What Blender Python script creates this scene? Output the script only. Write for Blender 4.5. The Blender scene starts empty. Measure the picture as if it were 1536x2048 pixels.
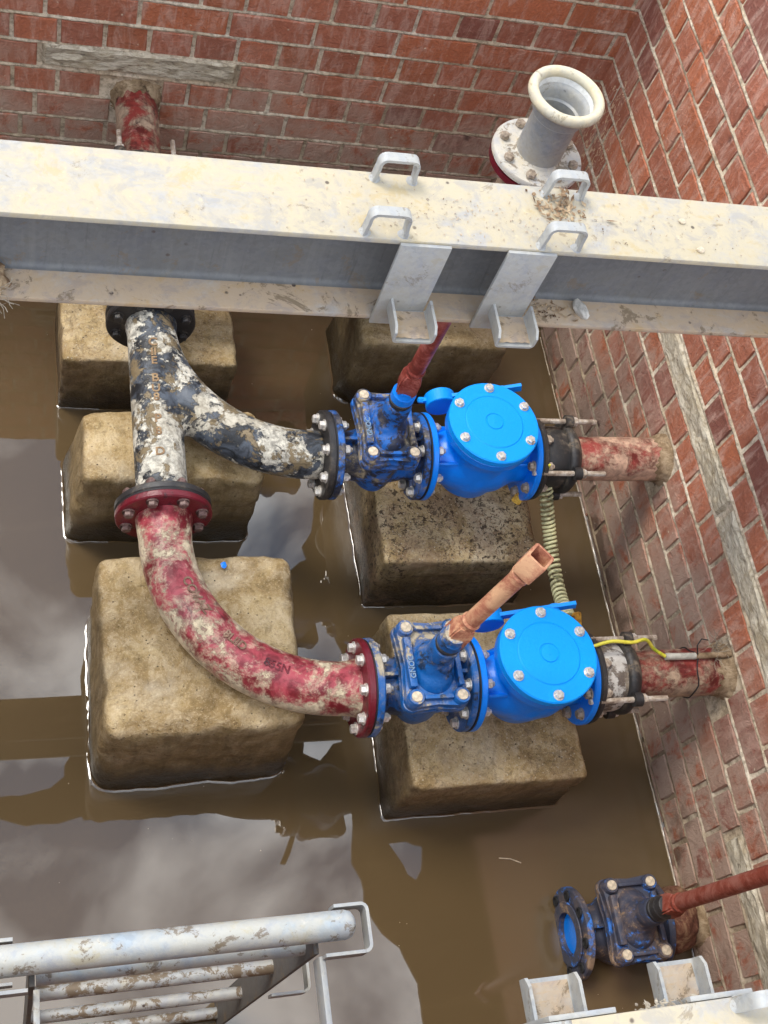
import bpy, bmesh, math, random
from math import sin, cos, pi, radians
from mathutils import Vector, Matrix, noise as mnoise, Euler

random.seed(7)
scn = bpy.context.scene
COL = scn.collection

# ------------------------------------------------------------------ camera
cam_d = bpy.data.cameras.new("camera")
cam = bpy.data.objects.new("camera", cam_d)
COL.objects.link(cam)
RX = Vector((0.95424378, -0.14233632, 0.26298133))
RD = Vector((-0.00099696, -0.88095808, -0.47319326))
RF = Vector((0.29902812, 0.45127955, -0.84079067))
cam.matrix_world = Matrix(((RX.x, -RD.x, -RF.x, 0.0), (RX.y, -RD.y, -RF.y, 0.0),
                           (RX.z, -RD.z, -RF.z, 2.9), (0, 0, 0, 1)))
cam_d.sensor_fit = 'HORIZONTAL'
cam_d.sensor_width = 36.0
cam_d.lens = 36 * 2382.55 / 1536
cam_d.clip_end = 500
cam_d.clip_start = 0.05
scn.camera = cam

# ------------------------------------------------------------------ light
SUN_EL, SUN_AZ = radians(58), radians(142)      # azimuth of the sun, counter-clockwise from +x
world = bpy.data.worlds.new("World")
scn.world = world
world.use_nodes = True
wt = world.node_tree
for n in list(wt.nodes):
    wt.nodes.remove(n)
w_out = wt.nodes.new('ShaderNodeOutputWorld')
w_bg = wt.nodes.new('ShaderNodeBackground')
w_bg.inputs['Strength'].default_value = 0.105
sky = wt.nodes.new('ShaderNodeTexSky')
sky.sky_type = 'NISHITA'
sky.sun_disc = False
sky.sun_elevation = SUN_EL
sky.sun_rotation = radians(90) - SUN_AZ
wtc = wt.nodes.new('ShaderNodeTexCoord')
wmap = wt.nodes.new('ShaderNodeMapping')
wmap.inputs['Scale'].default_value = (1, 1, 1.6)
wno = wt.nodes.new('ShaderNodeTexNoise')
wno.inputs['Scale'].default_value = 5.5
wno.inputs['Detail'].default_value = 7
wno.inputs['Roughness'].default_value = 0.5
wno.inputs['Distortion'].default_value = 0.5
wramp = wt.nodes.new('ShaderNodeValToRGB')
wramp.color_ramp.elements[0].position = 0.42
wramp.color_ramp.elements[0].color = (2.9, 4.5, 7.4, 1)
wramp.color_ramp.elements[1].position = 0.585
wramp.color_ramp.elements[1].color = (27.0, 27.6, 28.5, 1)
wmix = wt.nodes.new('ShaderNodeMix')
wmix.data_type = 'RGBA'
wmix.inputs['Factor'].default_value = 0.88
L = wt.links.new
L(wtc.outputs['Generated'], wmap.inputs['Vector'])
L(wmap.outputs['Vector'], wno.inputs['Vector'])
L(wno.outputs['Fac'], wramp.inputs['Fac'])
L(sky.outputs['Color'], wmix.inputs['A'])
L(wramp.outputs['Color'], wmix.inputs['B'])
L(wmix.outputs['Result'], w_bg.inputs['Color'])
L(w_bg.outputs['Background'], w_out.inputs['Surface'])

sun_d = bpy.data.lights.new("sun", 'SUN')
sun_d.energy = 2.0
sun_d.angle = radians(20)
sun_d.color = (1.0, 0.94, 0.84)
sun = bpy.data.objects.new("sun", sun_d)
COL.objects.link(sun)
sd = Vector((cos(SUN_EL) * cos(SUN_AZ), cos(SUN_EL) * sin(SUN_AZ), sin(SUN_EL)))
sun.rotation_euler = sd.to_track_quat('Z', 'Y').to_euler()
sun.location = sd * 20

scn.view_settings.view_transform = 'Standard'
scn.view_settings.look = 'None'
scn.view_settings.exposure = 0.50
scn.view_settings.gamma = 1.0
scn.render.engine = 'CYCLES'
scn.cycles.max_bounces = 8

# ------------------------------------------------------------------ node helpers
class M:
    def __init__(s, name):
        s.m = bpy.data.materials.new(name)
        s.m.use_nodes = True
        s.t = s.m.node_tree
        s.b = s.t.nodes['Principled BSDF']
        tc = s.t.nodes.new('ShaderNodeTexCoord')
        s.P = tc.outputs['Object']
        g = s.t.nodes.new('ShaderNodeNewGeometry')
        s.G = g.outputs['Position']
        s.N = g.outputs['Normal']
    def new(s, typ, **kw):
        n = s.t.nodes.new(typ)
        for k, v in kw.items():
            setattr(n, k, v)
        return n
    def set(s, sock, v):
        if v is None:
            return
        if isinstance(v, bpy.types.NodeSocket):
            s.t.links.new(v, sock)
        else:
            if isinstance(v, tuple) and len(v) == 3 and sock.type == 'RGBA':
                v = v + (1,)
            sock.default_value = v
    def noise(s, scale, detail=4, rough=.55, dist=0, vec=None, off=None):
        n = s.new('ShaderNodeTexNoise')
        v = vec or s.P
        if off:
            v = s.map(v, loc=off)
        s.set(n.inputs['Vector'], v)
        n.inputs['Scale'].default_value = scale
        n.inputs['Detail'].default_value = detail
        n.inputs['Roughness'].default_value = rough
        n.inputs['Distortion'].default_value = dist
        return n.outputs['Fac']
    def map(s, v, loc=(0, 0, 0), scale=(1, 1, 1), rot=(0, 0, 0)):
        n = s.new('ShaderNodeMapping')
        s.set(n.inputs['Vector'], v)
        n.inputs['Location'].default_value = loc
        n.inputs['Rotation'].default_value = rot
        n.inputs['Scale'].default_value = scale
        return n.outputs[0]
    def voro(s, scale, feature='F1', out='Distance', vec=None, rnd=1):
        n = s.new('ShaderNodeTexVoronoi', feature=feature)
        s.set(n.inputs['Vector'], vec or s.P)
        n.inputs['Scale'].default_value = scale
        n.inputs['Randomness'].default_value = rnd
        return n.outputs[out]
    def ramp(s, f, stops, interp='LINEAR'):
        n = s.new('ShaderNodeValToRGB')
        cr = n.color_ramp
        cr.interpolation = interp
        while len(cr.elements) < len(stops):
            cr.elements.new(0.5)
        for e, (p, c) in zip(cr.elements, stops):
            e.position = p
            e.color = (c, c, c, 1) if isinstance(c, (int, float)) else tuple(c) + (1,)
        s.set(n.inputs['Fac'], f)
        return n.outputs['Color']
    def step(s, f, a, b):      # smooth 0..1 between a and b
        n = s.new('ShaderNodeMapRange')
        n.interpolation_type = 'SMOOTHSTEP'
        s.set(n.inputs['Value'], f)
        n.inputs['From Min'].default_value = a
        n.inputs['From Max'].default_value = b
        return n.outputs['Result']
    def mix(s, f, a, b, blend='MIX'):
        n = s.new('ShaderNodeMix', data_type='RGBA', blend_type=blend)
        s.set(n.inputs['Factor'], f)
        s.set(n.inputs['A'], a)
        s.set(n.inputs['B'], b)
        return n.outputs['Result']
    def math(s, op, a, b=None, c=None):
        n = s.new('ShaderNodeMath', operation=op)
        s.set(n.inputs[0], a)
        if b is not None:
            s.set(n.inputs[1], b)
        if c is not None:
            s.set(n.inputs[2], c)
        return n.outputs[0]
    def sep(s, v, i):
        n = s.new('ShaderNodeSeparateXYZ')
        s.set(n.inputs[0], v)
        return n.outputs[i]
    def bump(s, h, strength=.5, dist=.002, normal=None):
        n = s.new('ShaderNodeBump')
        n.inputs['Strength'].default_value = strength
        n.inputs['Distance'].default_value = dist
        s.set(n.inputs['Height'], h)
        if normal:
            s.set(n.inputs['Normal'], normal)
        return n.outputs[0]
    def attr(s, name, out='Color'):
        n = s.new('ShaderNodeAttribute')
        n.attribute_name = name
        return n.outputs[out]
    def done(s, col, rough=.6, metal=0, normal=None, spec=.5, ior=None, coat=None):
        b = s.b
        s.set(b.inputs['Base Color'], col)
        s.set(b.inputs['Roughness'], rough)
        s.set(b.inputs['Metallic'], metal)
        s.set(b.inputs['Specular IOR Level'], spec)
        if ior:
            b.inputs['IOR'].default_value = ior
        if coat:
            b.inputs['Coat Weight'].default_value = coat
            b.inputs['Coat Roughness'].default_value = .15
        if normal:
            s.set(b.inputs['Normal'], normal)
        return s.m

def upness(m):                      # 1 on faces that look up: places settled silt, and the darker block sides
    return m.sep(m.N, 2)

# ------------------------------------------------------------------ materials
MAT = {}
def mk_brick():
    m = M("brick")
    tint = m.attr("tint")
    n1 = m.noise(14, 5, .6, vec=m.G)
    n2 = m.noise(130, 6, .75, vec=m.G)
    n3 = m.noise(28, 6, .7, .8, vec=m.G, off=(2, 7, 3))
    c = m.mix(m.step(n2, .30, .72), m.mix(.42, tint, (.16, .045, .028)), tint)
    c = m.mix(m.math('MULTIPLY', m.step(n3, .52, .74), .40), c, (.66, .34, .24))
    c = m.mix(m.math('MULTIPLY', m.step(n3, .46, .28), .40), c, (.26, .080, .050))
    # lime bloom
    streak = m.noise(1, 6, .68, .6, vec=m.map(m.G, scale=(34, 34, 9)))
    c = m.mix(m.math('MULTIPLY', m.step(streak, .44, .66), .50), c, (.64, .43, .34))
    # silt left by flooding: strongest low down, broken edge
    z = m.sep(m.G, 2)
    tide = m.math('ADD', z, m.math('MULTIPLY', m.math('SUBTRACT', m.noise(5, 5, .6, .6, vec=m.G), .5), .8))
    low = m.math('SUBTRACT', 1.0, m.step(tide, .24, .66))
    patch = m.step(m.noise(12, 7, .72, .6, vec=m.G, off=(3, 1, 7)), .36, .50)
    siltc = m.mix(m.noise(9, 4, .6, vec=m.G), (.32, .205, .150), (.60, .45, .35))
    c = m.mix(.06, c, (.66, .40, .28))
    c = m.mix(m.math('MULTIPLY', low, m.math('MULTIPLY', patch, .90)), c, siltc)
    wet = m.math('SUBTRACT', 1.0, m.step(tide, -.06, .09))
    c = m.mix(m.math('MULTIPLY', wet, .7), c, (.07, .040, .020))
    blot = m.step(m.voro(7, vec=m.map(m.G, loc=(.3, .7, .2))), .17, .10)
    c = m.mix(m.math('MULTIPLY', blot, m.math('MULTIPLY', m.step(n1, .52, .66), .8)), c, (.05, .016, .012))
    # splashes of mud: small cream flecks, and one burst in the far corner
    vx = m.new('ShaderNodeVectorMath', operation='DISTANCE')
    m.set(vx.inputs[0], m.map(m.G, scale=(1, 1, .62)))
    vx.inputs[1].default_value = (1.676, 2.50, .36)
    burst = m.math('SUBTRACT', 1.0, m.step(vx.outputs['Value'], .04, .24))
    fl = m.noise(1, 5, .7, 1.2, vec=m.map(m.G, scale=(70, 70, 34)))
    thr = m.math('ADD', fl, m.math('MULTIPLY', burst, .17))
    c = m.mix(m.math('MULTIPLY', m.step(thr, .70, .73), .9), c, (.72, .52, .33))
    speck = m.step(m.voro(34, vec=m.G), .13, .07)
    c = m.mix(m.math('MULTIPLY', speck, m.step(n1, .50, .62)), c, (.66, .52, .38))
    bn = m.bump(m.math('ADD', n2, m.math('MULTIPLY', n3, 1.8)), .9, .006)
    return m.done(c, m.mix(n1, (.55,) * 3, (.8,) * 3), normal=bn, spec=.35)
def mk_mortar():
    m = M("mortar")
    n1 = m.noise(6, 5, .65, vec=m.G)
    n2 = m.noise(70, 5, .7, vec=m.G)
    c = m.ramp(n1, [(.3, (.33, .26, .175)), (.46, (.56, .455, .32)), (.66, (.70, .61, .48))])
    c = m.mix(m.step(n2, .32, .60), m.mix(.62, c, (.09, .065, .04)), c)
    z = m.sep(m.G, 2)
    low = m.math('SUBTRACT', 1.0, m.step(z, .0, .5))
    c = m.mix(m.math('MULTIPLY', low, .55), c, (.20, .13, .07))
    return m.done(c, .92, normal=m.bump(n2, .8, .004), spec=.2)
def mk_stone():
    m = M("rough stone")
    n1 = m.noise(9, 6, .7, .8)
    n2 = m.noise(1, 6, .75, 1.0, vec=m.map(m.P, scale=(26, 26, 90)))
    c = m.ramp(n2, [(.30, (.12, .10, .07)), (.42, (.40, .34, .25)), (.55, (.62, .55, .42)), (.72, (.74, .68, .56))])
    c = m.mix(m.step(n1, .45, .7), c, m.mix(.6, c, (.36, .27, .15)))
    return m.done(c, .9, normal=m.bump(m.math('ADD', n2, n1), 1.0, .009), spec=.2)
def mk_concrete(name, seedoff, dark=0.0, specks=0.0):
    m = M(name)
    n1 = m.noise(4.5, 6, .6, .5, off=(seedoff, 0, 0))
    n2 = m.noise(28, 6, .65, .3, off=(seedoff, 2, 0))
    n3 = m.noise(150, 3, .6)
    c = m.ramp(n1, [(.32, (.17, .108, .042)), (.45, (.32, .215, .090)), (.56, (.45, .325, .155)), (.70, (.56, .435, .26))])
    c = m.mix(m.math('MULTIPLY', m.step(n2, .42, .66), .55), c, (.58, .46, .29))
    n4 = m.noise(9, 7, .72, 1.4, off=(seedoff, 6, 1))
    c = m.mix(m.math('MULTIPLY', m.step(n4, .54, .60), .45), c, (.24, .165, .075))
    c = m.mix(m.math('MULTIPLY', m.step(n2, .46, .28), .55), c, (.13, .088, .036))
    c = m.mix(m.math('MULTIPLY', m.step(n3, .56, .68), .32), c, (.68, .54, .33))
    c = m.mix(m.math('MULTIPLY', m.step(n3, .44, .33), .38), c, (.20, .13, .055))
    n7 = m.noise(320, 2, .6)
    c = m.mix(m.math('MULTIPLY', m.step(n7, .58, .68), .25), c, (.72, .60, .42))
    c = m.mix(m.math('MULTIPLY', m.step(n7, .42, .34), .25), c, (.15, .10, .045))
    n6 = m.noise(3.2, 6, .62, .8, off=(seedoff, 1, 9))
    c = m.mix(m.math('MULTIPLY', m.step(n6, .52, .70), .45), c, (.62, .54, .41))
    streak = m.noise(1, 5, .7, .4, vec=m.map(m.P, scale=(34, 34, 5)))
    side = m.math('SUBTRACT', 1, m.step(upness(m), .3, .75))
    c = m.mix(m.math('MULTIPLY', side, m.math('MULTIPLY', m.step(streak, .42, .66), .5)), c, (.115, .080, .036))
    c = m.mix(m.math('MULTIPLY', side, .50), c, (.105, .070, .028))  # all side faces darkened evenly: their shade put into the colour
    # wet, slimy band above the water
    zz = m.math('ADD', m.sep(m.G, 2), m.math('MULTIPLY', m.math('SUBTRACT', n1, .5), .22))
    wet = m.math('SUBTRACT', 1, m.step(zz, .03, .22))
    c = m.mix(m.math('MULTIPLY', wet, .9), c, (.030, .020, .008))
    vs = m.step(m.voro(70), .17, .08)
    c = m.mix(m.math('MULTIPLY', vs, m.step(n2, .5, .6)), c, (.05, .035, .02))
    if specks:
        c = m.mix(m.math('MULTIPLY', m.step(m.noise(11, 6, .7, .5, off=(4, 4, 4)), .45, .62), m.math('MULTIPLY', specks, .6)), c, (.26, .165, .10))
        d = m.step(m.noise(75, 6, .72, .6), .53, .57)
        d = m.math('MULTIPLY', d, m.step(m.noise(7, 3, .5), .30, .58))
        c = m.mix(m.math('MULTIPLY', d, specks), c, (.030, .016, .010))
        g2 = m.step(m.voro(85), .22, .12)
        c = m.mix(m.math('MULTIPLY', g2, m.step(upness(m), .6, .9)), c, (.46, .38, .26))
    if dark:
        c = m.mix(dark, c, (.05, .035, .018))
    rough = m.mix(wet, (.85,) * 3, (.32,) * 3)
    h = m.math('ADD', m.math('MULTIPLY', n2, 1.4), m.math('MULTIPLY', n3, .35))
    h = m.math('SUBTRACT', h, m.math('MULTIPLY', vs, .6))
    return m.done(c, rough, normal=m.bump(m.math('ADD', h, m.math('MULTIPLY', n4, 1.2)), .8, .007), spec=.35)
def mk_galv(name, base=(.50, .51, .52), dust=.0, dustcol=(.62, .54, .40), dark=0.0, rough=.5, stain=0.3, metal=.25, bands=False, thr=.58, ssc=16, streaks=False):
    m = M(name)
    v = m.voro(130, out='Color')
    vg = m.sep(v, 0)
    n1 = m.noise(7, 6, .65, .4)
    n2 = m.noise(45, 5, .7, .3)
    c = m.mix(vg, tuple(x * .88 for x in base), tuple(min(1, x * 1.06) for x in base))
    c = m.mix(m.math('MULTIPLY', m.step(n1, .5, .75), .5), c, tuple(x * .6 for x in base))
    if dust:
        f = m.math('MULTIPLY', m.step(m.math('ADD', n1, m.math('MULTIPLY', n2, .5)), .48, .82), dust)
        if bands:
            lg = m.noise(1, 6, .65, .8, vec=m.map(m.P, scale=(2.2, 14, 14)))
            f = m.math('MAXIMUM', f, m.math('MULTIPLY', m.step(lg, .42, .62), dust))
        n5 = m.noise(17, 8, .74, .5, off=(3, 8, 2))
        dc = m.mix(m.step(n5, .38, .50), (dustcol[0] * .80, dustcol[1] * .84, dustcol[2] * .98), dustcol)
        dc = m.mix(m.math('MULTIPLY', m.step(n5, .54, .64), .7), dc, (dustcol[0] * .98, dustcol[1] * .88, dustcol[2] * .62))
        c = m.mix(f, c, dc)
        c = m.mix(m.math('MULTIPLY', m.step(n2, .60, .74), dust * .8), c, tuple(min(.85, x * 1.22) for x in dustcol))
    if stain:
        s1 = m.step(m.noise(ssc, 8, .76, .5, off=(5, 5, 5)), thr, thr + .05)
        c = m.mix(m.math('MULTIPLY', s1, stain), c, (.16, .115, .07))
        dk = m.step(m.voro(24), .12, .06)
        c = m.mix(m.math('MULTIPLY', dk, m.math('MULTIPLY', m.step(n1, .5, .6), stain * 1.6)), c, (.07, .05, .04))
    if streaks:
        sk = m.noise(1, 6, .72, .3, vec=m.map(m.P, scale=(42, 42, 2.2)))
        c = m.mix(m.math('MULTIPLY', m.step(sk, .50, .70), .35), c, (.20, .198, .19))
        c = m.mix(m.math('MULTIPLY', m.step(sk, .45, .30), .5), c, (.060, .060, .062))
    if dark:
        c = m.mix(dark, c, (.025, .03, .038))
    return m.done(c, m.mix(n2, (rough,) * 3, (min(1, rough + .3),) * 3), metal=metal, normal=m.bump(m.math('ADD', n2, m.math('MULTIPLY', vg, .2)), .35, .002), spec=.4)
def mk_paint(name, base, wear, wearcol=(.018, .016, .016), mud=0, mudcol=(.50, .42, .28), rough=.35, scale=1.0, light=None, spec=.5, upmud=False, seed=0, coat=None):
    """painted cast iron: wear = dark film, mud = dried silt patches"""
    m = M(name)
    n1 = m.noise(12 * scale, 8, .74, .4, off=(seed, 3, 1))
    n2 = m.noise(38 * scale, 5, .7, .6, off=(1, seed, 4))
    n3 = m.noise(160, 3, .6)
    c = m.mix(m.math('MULTIPLY', m.step(n2, .5, .8), .35), base, light or tuple(min(1, x * 1.5 + .02) for x in base))
    h = n3
    r = m.mix(n3, (rough,) * 3, (rough + .12,) * 3)
    if wear:
        w = m.step(m.math('ADD', m.math('MULTIPLY', n1, .6), m.math('MULTIPLY', n2, .4)), .60 - wear * .22, .66 - wear * .22)
        c = m.mix(m.math('MULTIPLY', w, .93), c, wearcol)
        h = m.math('ADD', h, m.math('MULTIPLY', w, .8))
    if mud:
        q = m.noise(10 * scale, 9, .76, .4, off=(seed + 9, 1, 2))
        lim = .64 - mud * .26
        if upmud:
            q = m.math('ADD', q, m.math('MULTIPLY', upness(m), .06))
        w2 = m.step(q, lim, lim + .02)
        mc = m.mix(m.step(n2, .35, .7), tuple(x * .72 for x in mudcol), tuple(min(.8, x * 1.18) for x in mudcol))
        c = m.mix(w2, c, mc)
        # thin film round the patches
        w3 = m.step(q, lim - .10, lim)
        c = m.mix(m.math('MULTIPLY', w3, .28), c, mc)
        r = m.mix(w2, r, (.9,) * 3)
        h = m.math('ADD', h, m.math('MULTIPLY', w2, 1.5))
    return m.done(c, r, normal=m.bump(h, .5, .0018), spec=spec, coat=coat)
def mk_tee():
    m = M("flaking grey white coating")
    q = m.noise(7.5, 9, .70, .3)
    q2 = m.noise(15, 8, .74, .4, off=(4, 2, 7))
    n2 = m.noise(60, 5, .7, .4)
    c = m.mix(m.step(m.noise(20, 5, .7, .8, off=(2, 9, 1)), .40, .62), (.014, .015, .017), (.075, .088, .108))
    w = m.step(m.math('ADD', q, m.math('MULTIPLY', m.math('SUBTRACT', n2, .5), .10)), .468, .500)
    cream = m.mix(m.step(n2, .35, .65), (.24, .225, .19), (.64, .60, .50))
    cream = m.mix(m.math('MULTIPLY', m.step(m.noise(6, 5, .6, .5, off=(1, 1, 9)), .45, .62), .5), cream, (.30, .255, .18))
    c = m.mix(w, c, cream)
    b = m.step(q2, .535, .575)
    br = m.mix(n2, (.10, .075, .040), (.28, .21, .12))
    c = m.mix(b, c, br)
    dk = m.step(m.noise(13, 6, .7, .6, off=(8, 8, 2)), .62, .66)
    c = m.mix(m.math('MULTIPLY', dk, .8), c, (.014, .014, .018))
    h = m.math('ADD', m.math('MULTIPLY', w, 1.2), m.math('ADD', n2, m.math('MULTIPLY', b, .8)))
    return m.done(c, m.mix(w, (.42,) * 3, (.85,) * 3), normal=m.bump(h, .7, .0025), spec=.4)
def mk_redpipe(name="red paint under dried mud", lim=.50, seed=0, film=(.56, .46, .31), r0=(.14, .009, .014), r1=(.38, .055, .072)):
    m = M(name)
    q = m.noise(11.5, 11, .76, .25, off=(seed + .7, 0, seed * 2))
    n2 = m.noise(45, 5, .7, .5)
    red = m.mix(m.step(m.noise(14, 5, .65, .8, off=(seed, 5, 5)), .40, .62), r0, r1)
    # a pinkish bloom where the silt film is thin
    red = m.mix(m.math('MULTIPLY', m.step(n2, .48, .75), .45), red, (.52, .22, .20))
    z = m.math('MULTIPLY', upness(m), -.11)
    qq = m.math('ADD', q, z)
    w = m.step(qq, lim, lim + .018)
    mud = m.mix(m.step(n2, .35, .68), tuple(x * .74 for x in film), tuple(min(.8, x * 1.25) for x in film))
    c = m.mix(w, red, mud)
    f = m.step(m.math('ADD', qq, m.math('MULTIPLY', m.math('SUBTRACT', n2, .5), .12)), lim - .08, lim)
    c = m.mix(m.math('MULTIPLY', f, .50), c, mud)
    dk = m.step(m.noise(12, 6, .7, 1.0, off=(seed + 3, 8, 2)), .62, .68)
    c = m.mix(m.math('MULTIPLY', dk, .75), c, (.06, .028, .025))
    h = m.math('ADD', m.math('MULTIPLY', w, 1.4), n2)
    return m.done(c, m.mix(w, (.38,) * 3, (.9,) * 3), normal=m.bump(h, .65, .0022), spec=.45)
def mk_rust(name, a, b, c3, rough=.7, seed=0, sc=22):
    m = M(name)
    n1 = m.noise(sc, 8, .74, .5, off=(seed, 1, 1))
    n2 = m.noise(80, 4, .7, .4)
    c = m.ramp(n1, [(.36, a), (.48, b), (.60, c3)])
    c = m.mix(m.math('MULTIPLY', m.step(n2, .55, .75), .4), c, tuple(min(.8, x * 1.5) for x in c3))
    return m.done(c, rough, normal=m.bump(m.math('ADD', n1, n2), .6, .002), spec=.3)
def mk_simple(name, col, rough=.5, metal=0, var=.3, scale=40, spec=.5):
    m = M(name)
    n1 = m.noise(scale, 5, .65, .3)
    c = m.mix(m.step(n1, .3, .7), tuple(x * (1 - var) for x in col), tuple(min(1, x * (1 + var)) for x in col))
    return m.done(c, m.mix(n1, (rough,) * 3, (min(1, rough + .2),) * 3), metal=metal, normal=m.bump(n1, .4, .001), spec=spec)
def mk_water():
    m = M("silty water")
    n1 = m.noise(1.1, 4, .55, .6, vec=m.G)
    n2 = m.noise(1.0, 5, .6, .5, vec=m.map(m.G, scale=(3, 6, 1), rot=(0, 0, .3)))
    c = m.mix(n1, (.088, .058, .027), (.112, .075, .036))
    c = m.mix(m.math('MULTIPLY', m.step(n2, .5, .75), .3), c, (.135, .092, .045))
    b = m.bump(m.noise(2.0, 2, .4, vec=m.G), .10, .004)
    film = m.math('MULTIPLY', m.step(m.math('ADD', m.sep(m.G, 0), m.math('MULTIPLY', n1, .3)), 1.18, 1.42), .16)
    return m.done(c, m.math('ADD', film, .012), normal=b, spec=.5, ior=1.76)

MAT['brick'] = mk_brick()
MAT['mortar'] = mk_mortar()
MAT['stone'] = mk_stone()
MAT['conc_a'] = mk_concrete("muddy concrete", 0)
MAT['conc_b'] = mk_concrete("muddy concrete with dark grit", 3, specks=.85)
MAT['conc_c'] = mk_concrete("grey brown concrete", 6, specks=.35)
MAT['conc_d'] = mk_concrete("shaded wet concrete", 11, dark=.30)  # mixed darker: the beam's shadow put into this block's colour
MAT['galv'] = mk_galv("galvanised steel", (.29, .31, .33), dust=.5, dustcol=(.46, .42, .34), stain=.5)
MAT['galv_top'] = mk_galv("galvanised steel under dust", (.31, .31, .315), dust=.95, dustcol=(.43, .365, .25), bands=True, metal=.05, rough=.6, stain=.55, thr=.60, ssc=13)
MAT['galv_low'] = mk_galv("galvanised steel under brown dust", (.36, .34, .31), dust=.95, dustcol=(.40, .30, .20), bands=True, metal=.05, rough=.65, stain=.8, thr=.545, ssc=11)
MAT['galv_riser'] = mk_galv("grimy galvanised casting", (.44, .45, .45), dust=.9, dustcol=(.55, .50, .41), stain=.75, metal=.1, thr=.52, ssc=24)
MAT['cream_rim'] = mk_galv('cream stained rim', (.52, .49, .40), dust=.8, dustcol=(.60, .51, .33), stain=.5, metal=0, thr=.56, ssc=30)
MAT['white_lining'] = mk_galv('white scaled lining', (.66, .66, .64), dust=.4, dustcol=(.58, .55, .48), stain=.2, metal=0)
MAT['galv_web'] = mk_galv("shaded weathered galvanised web", (.125, .127, .130), streaks=True, dust=.25, dustcol=(.22, .215, .20), stain=.5, metal=.1)  # dark base puts the web's shade into the zinc; streaks are weathering
MAT['galv_dark'] = mk_galv("shaded stained steel", (.085, .083, .083), dust=.25, dustcol=(.17, .14, .10), stain=.9, metal=.1)  # stringers' shadow side painted into the base colour, stains on top
MAT['galv_rung'] = mk_galv("stained galvanised rung", (.30, .325, .34), dust=.6, dustcol=(.46, .42, .35), stain=.95, metal=.3, rough=.4, thr=.50, ssc=22)
MAT['galv_tube'] = mk_galv("galvanised tube", (.33, .385, .43), dust=.8, dustcol=(.47, .445, .38), stain=.8, metal=.2, thr=.56, ssc=26, rough=.45)
MAT['blue_new'] = mk_paint("glossy blue epoxy", (.0, .20, .80), 0, rough=.25, light=(.0, .23, .84), spec=.45)
MAT['blue_cover'] = mk_paint("blue epoxy cover", (.0, .285, .86), 0, rough=.42, light=(.0, .31, .90), spec=.28)
MAT['blue_worn'] = mk_paint("worn blue enamel", (.004, .090, .31), .40, wearcol=(.010, .022, .045), mud=.13, mudcol=(.46, .39, .28), rough=.30, light=(.06, .22, .52), upmud=True, seed=2)
MAT['blue_dirty'] = mk_paint("blue enamel under black film", (.006, .11, .42), .62, mud=.22, mudcol=(.34, .28, .19), rough=.38, light=(.06, .20, .50), seed=5)
MAT['blue_wreck'] = mk_paint("stripped blue enamel", (.03, .17, .56), .90, wearcol=(.040, .034, .032), mud=.28, mudcol=(.30, .20, .13), rough=.5, light=(.10, .30, .68), seed=8)
MAT['tee'] = mk_tee()
MAT['red_bend'] = mk_redpipe("red paint under dried mud", .472)
MAT['red_stub'] = mk_redpipe("red paint under brown silt", .445, 4, (.34, .24, .16), (.09, .012, .010), (.24, .035, .028))
MAT['red_stub2'] = mk_redpipe("red paint under pinkish silt", .415, 8, (.46, .29, .20), (.10, .014, .010), (.28, .05, .04))
MAT['red_fl'] = mk_paint("red enamel flange", (.130, .006, .014), .30, wearcol=(.045, .008, .012), mud=.0, rough=.30, light=(.34, .035, .06))
MAT['black_fl'] = mk_paint("black bitumen flange", (.022, .020, .020), 0, mud=.12, mudcol=(.20, .16, .11), rough=.42, light=(.07, .062, .06))
MAT['rubber'] = mk_simple("black rubber", (.012, .012, .013), .55)
MAT['bitumen'] = mk_paint("black wrapped coating", (.020, .019, .019), 0, mud=.22, mudcol=(.16, .125, .09), rough=.45, light=(.09, .08, .07), seed=3)
MAT['white_paint'] = mk_paint("chipped white coating", (.52, .49, .44), .62, wearcol=(.08, .055, .04), mud=.34, mudcol=(.30, .24, .17), rough=.5, seed=6)
MAT['bolt'] = mk_simple("zinc bolt", (.66, .62, .56), .30, metal=.6, var=.25, scale=120)
MAT['bolt_dirty'] = mk_rust("dirty zinc bolt", (.10, .07, .05), (.34, .27, .20), (.55, .47, .38), .45)
MAT['rod'] = mk_rust("stained tie rod", (.16, .11, .08), (.36, .29, .22), (.55, .50, .44), .45, 4)
MAT['bolt_dark'] = mk_rust("dark stained bolt", (.03, .018, .016), (.09, .05, .045), (.22, .14, .12), .45, 8)
MAT['wax'] = mk_simple("beige sealing wax", (.52, .43, .31), .7, var=.3, scale=90)
MAT['spindle_rust'] = mk_rust("pale orange rusted paint", (.17, .040, .030), (.37, .145, .085), (.56, .32, .18), .65, 2, 13)
MAT['spindle_red'] = mk_rust("dark red oxide paint", (.10, .016, .012), (.20, .034, .024), (.33, .10, .08), .5, 7)
MAT['spindle_red2'] = mk_rust("brick red oxide paint", (.13, .022, .012), (.22, .045, .026), (.30, .11, .08), .5, 3)
MAT['cable'] = mk_rust("yellow green earth wire", (.20, .34, .02), (.62, .55, .05), (.72, .62, .08), .45, 1)
MAT['cable_mud'] = mk_rust("muddy yellow green earth wire", (.10, .085, .045), (.50, .47, .26), (.66, .62, .34), .6, 6)
MAT['clay'] = mk_rust("dried silt", (.10, .065, .035), (.22, .15, .085), (.36, .27, .17), .9, 9)
MAT['lug'] = mk_rust("rusty yellow lug", (.07, .03, .012), (.42, .20, .03), (.70, .42, .06), .5, 5)
MAT['leaf'] = mk_rust("dead leaves", (.045, .022, .012), (.20, .12, .065), (.42, .31, .19), .85, 1)
MAT['lump'] = mk_rust('grey brown crumbs', (.10, .08, .06), (.24, .20, .15), (.42, .37, .29), .9, 4)
MAT['pebble'] = mk_simple("pale pebble", (.42, .40, .36), .8, var=.4)
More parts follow.
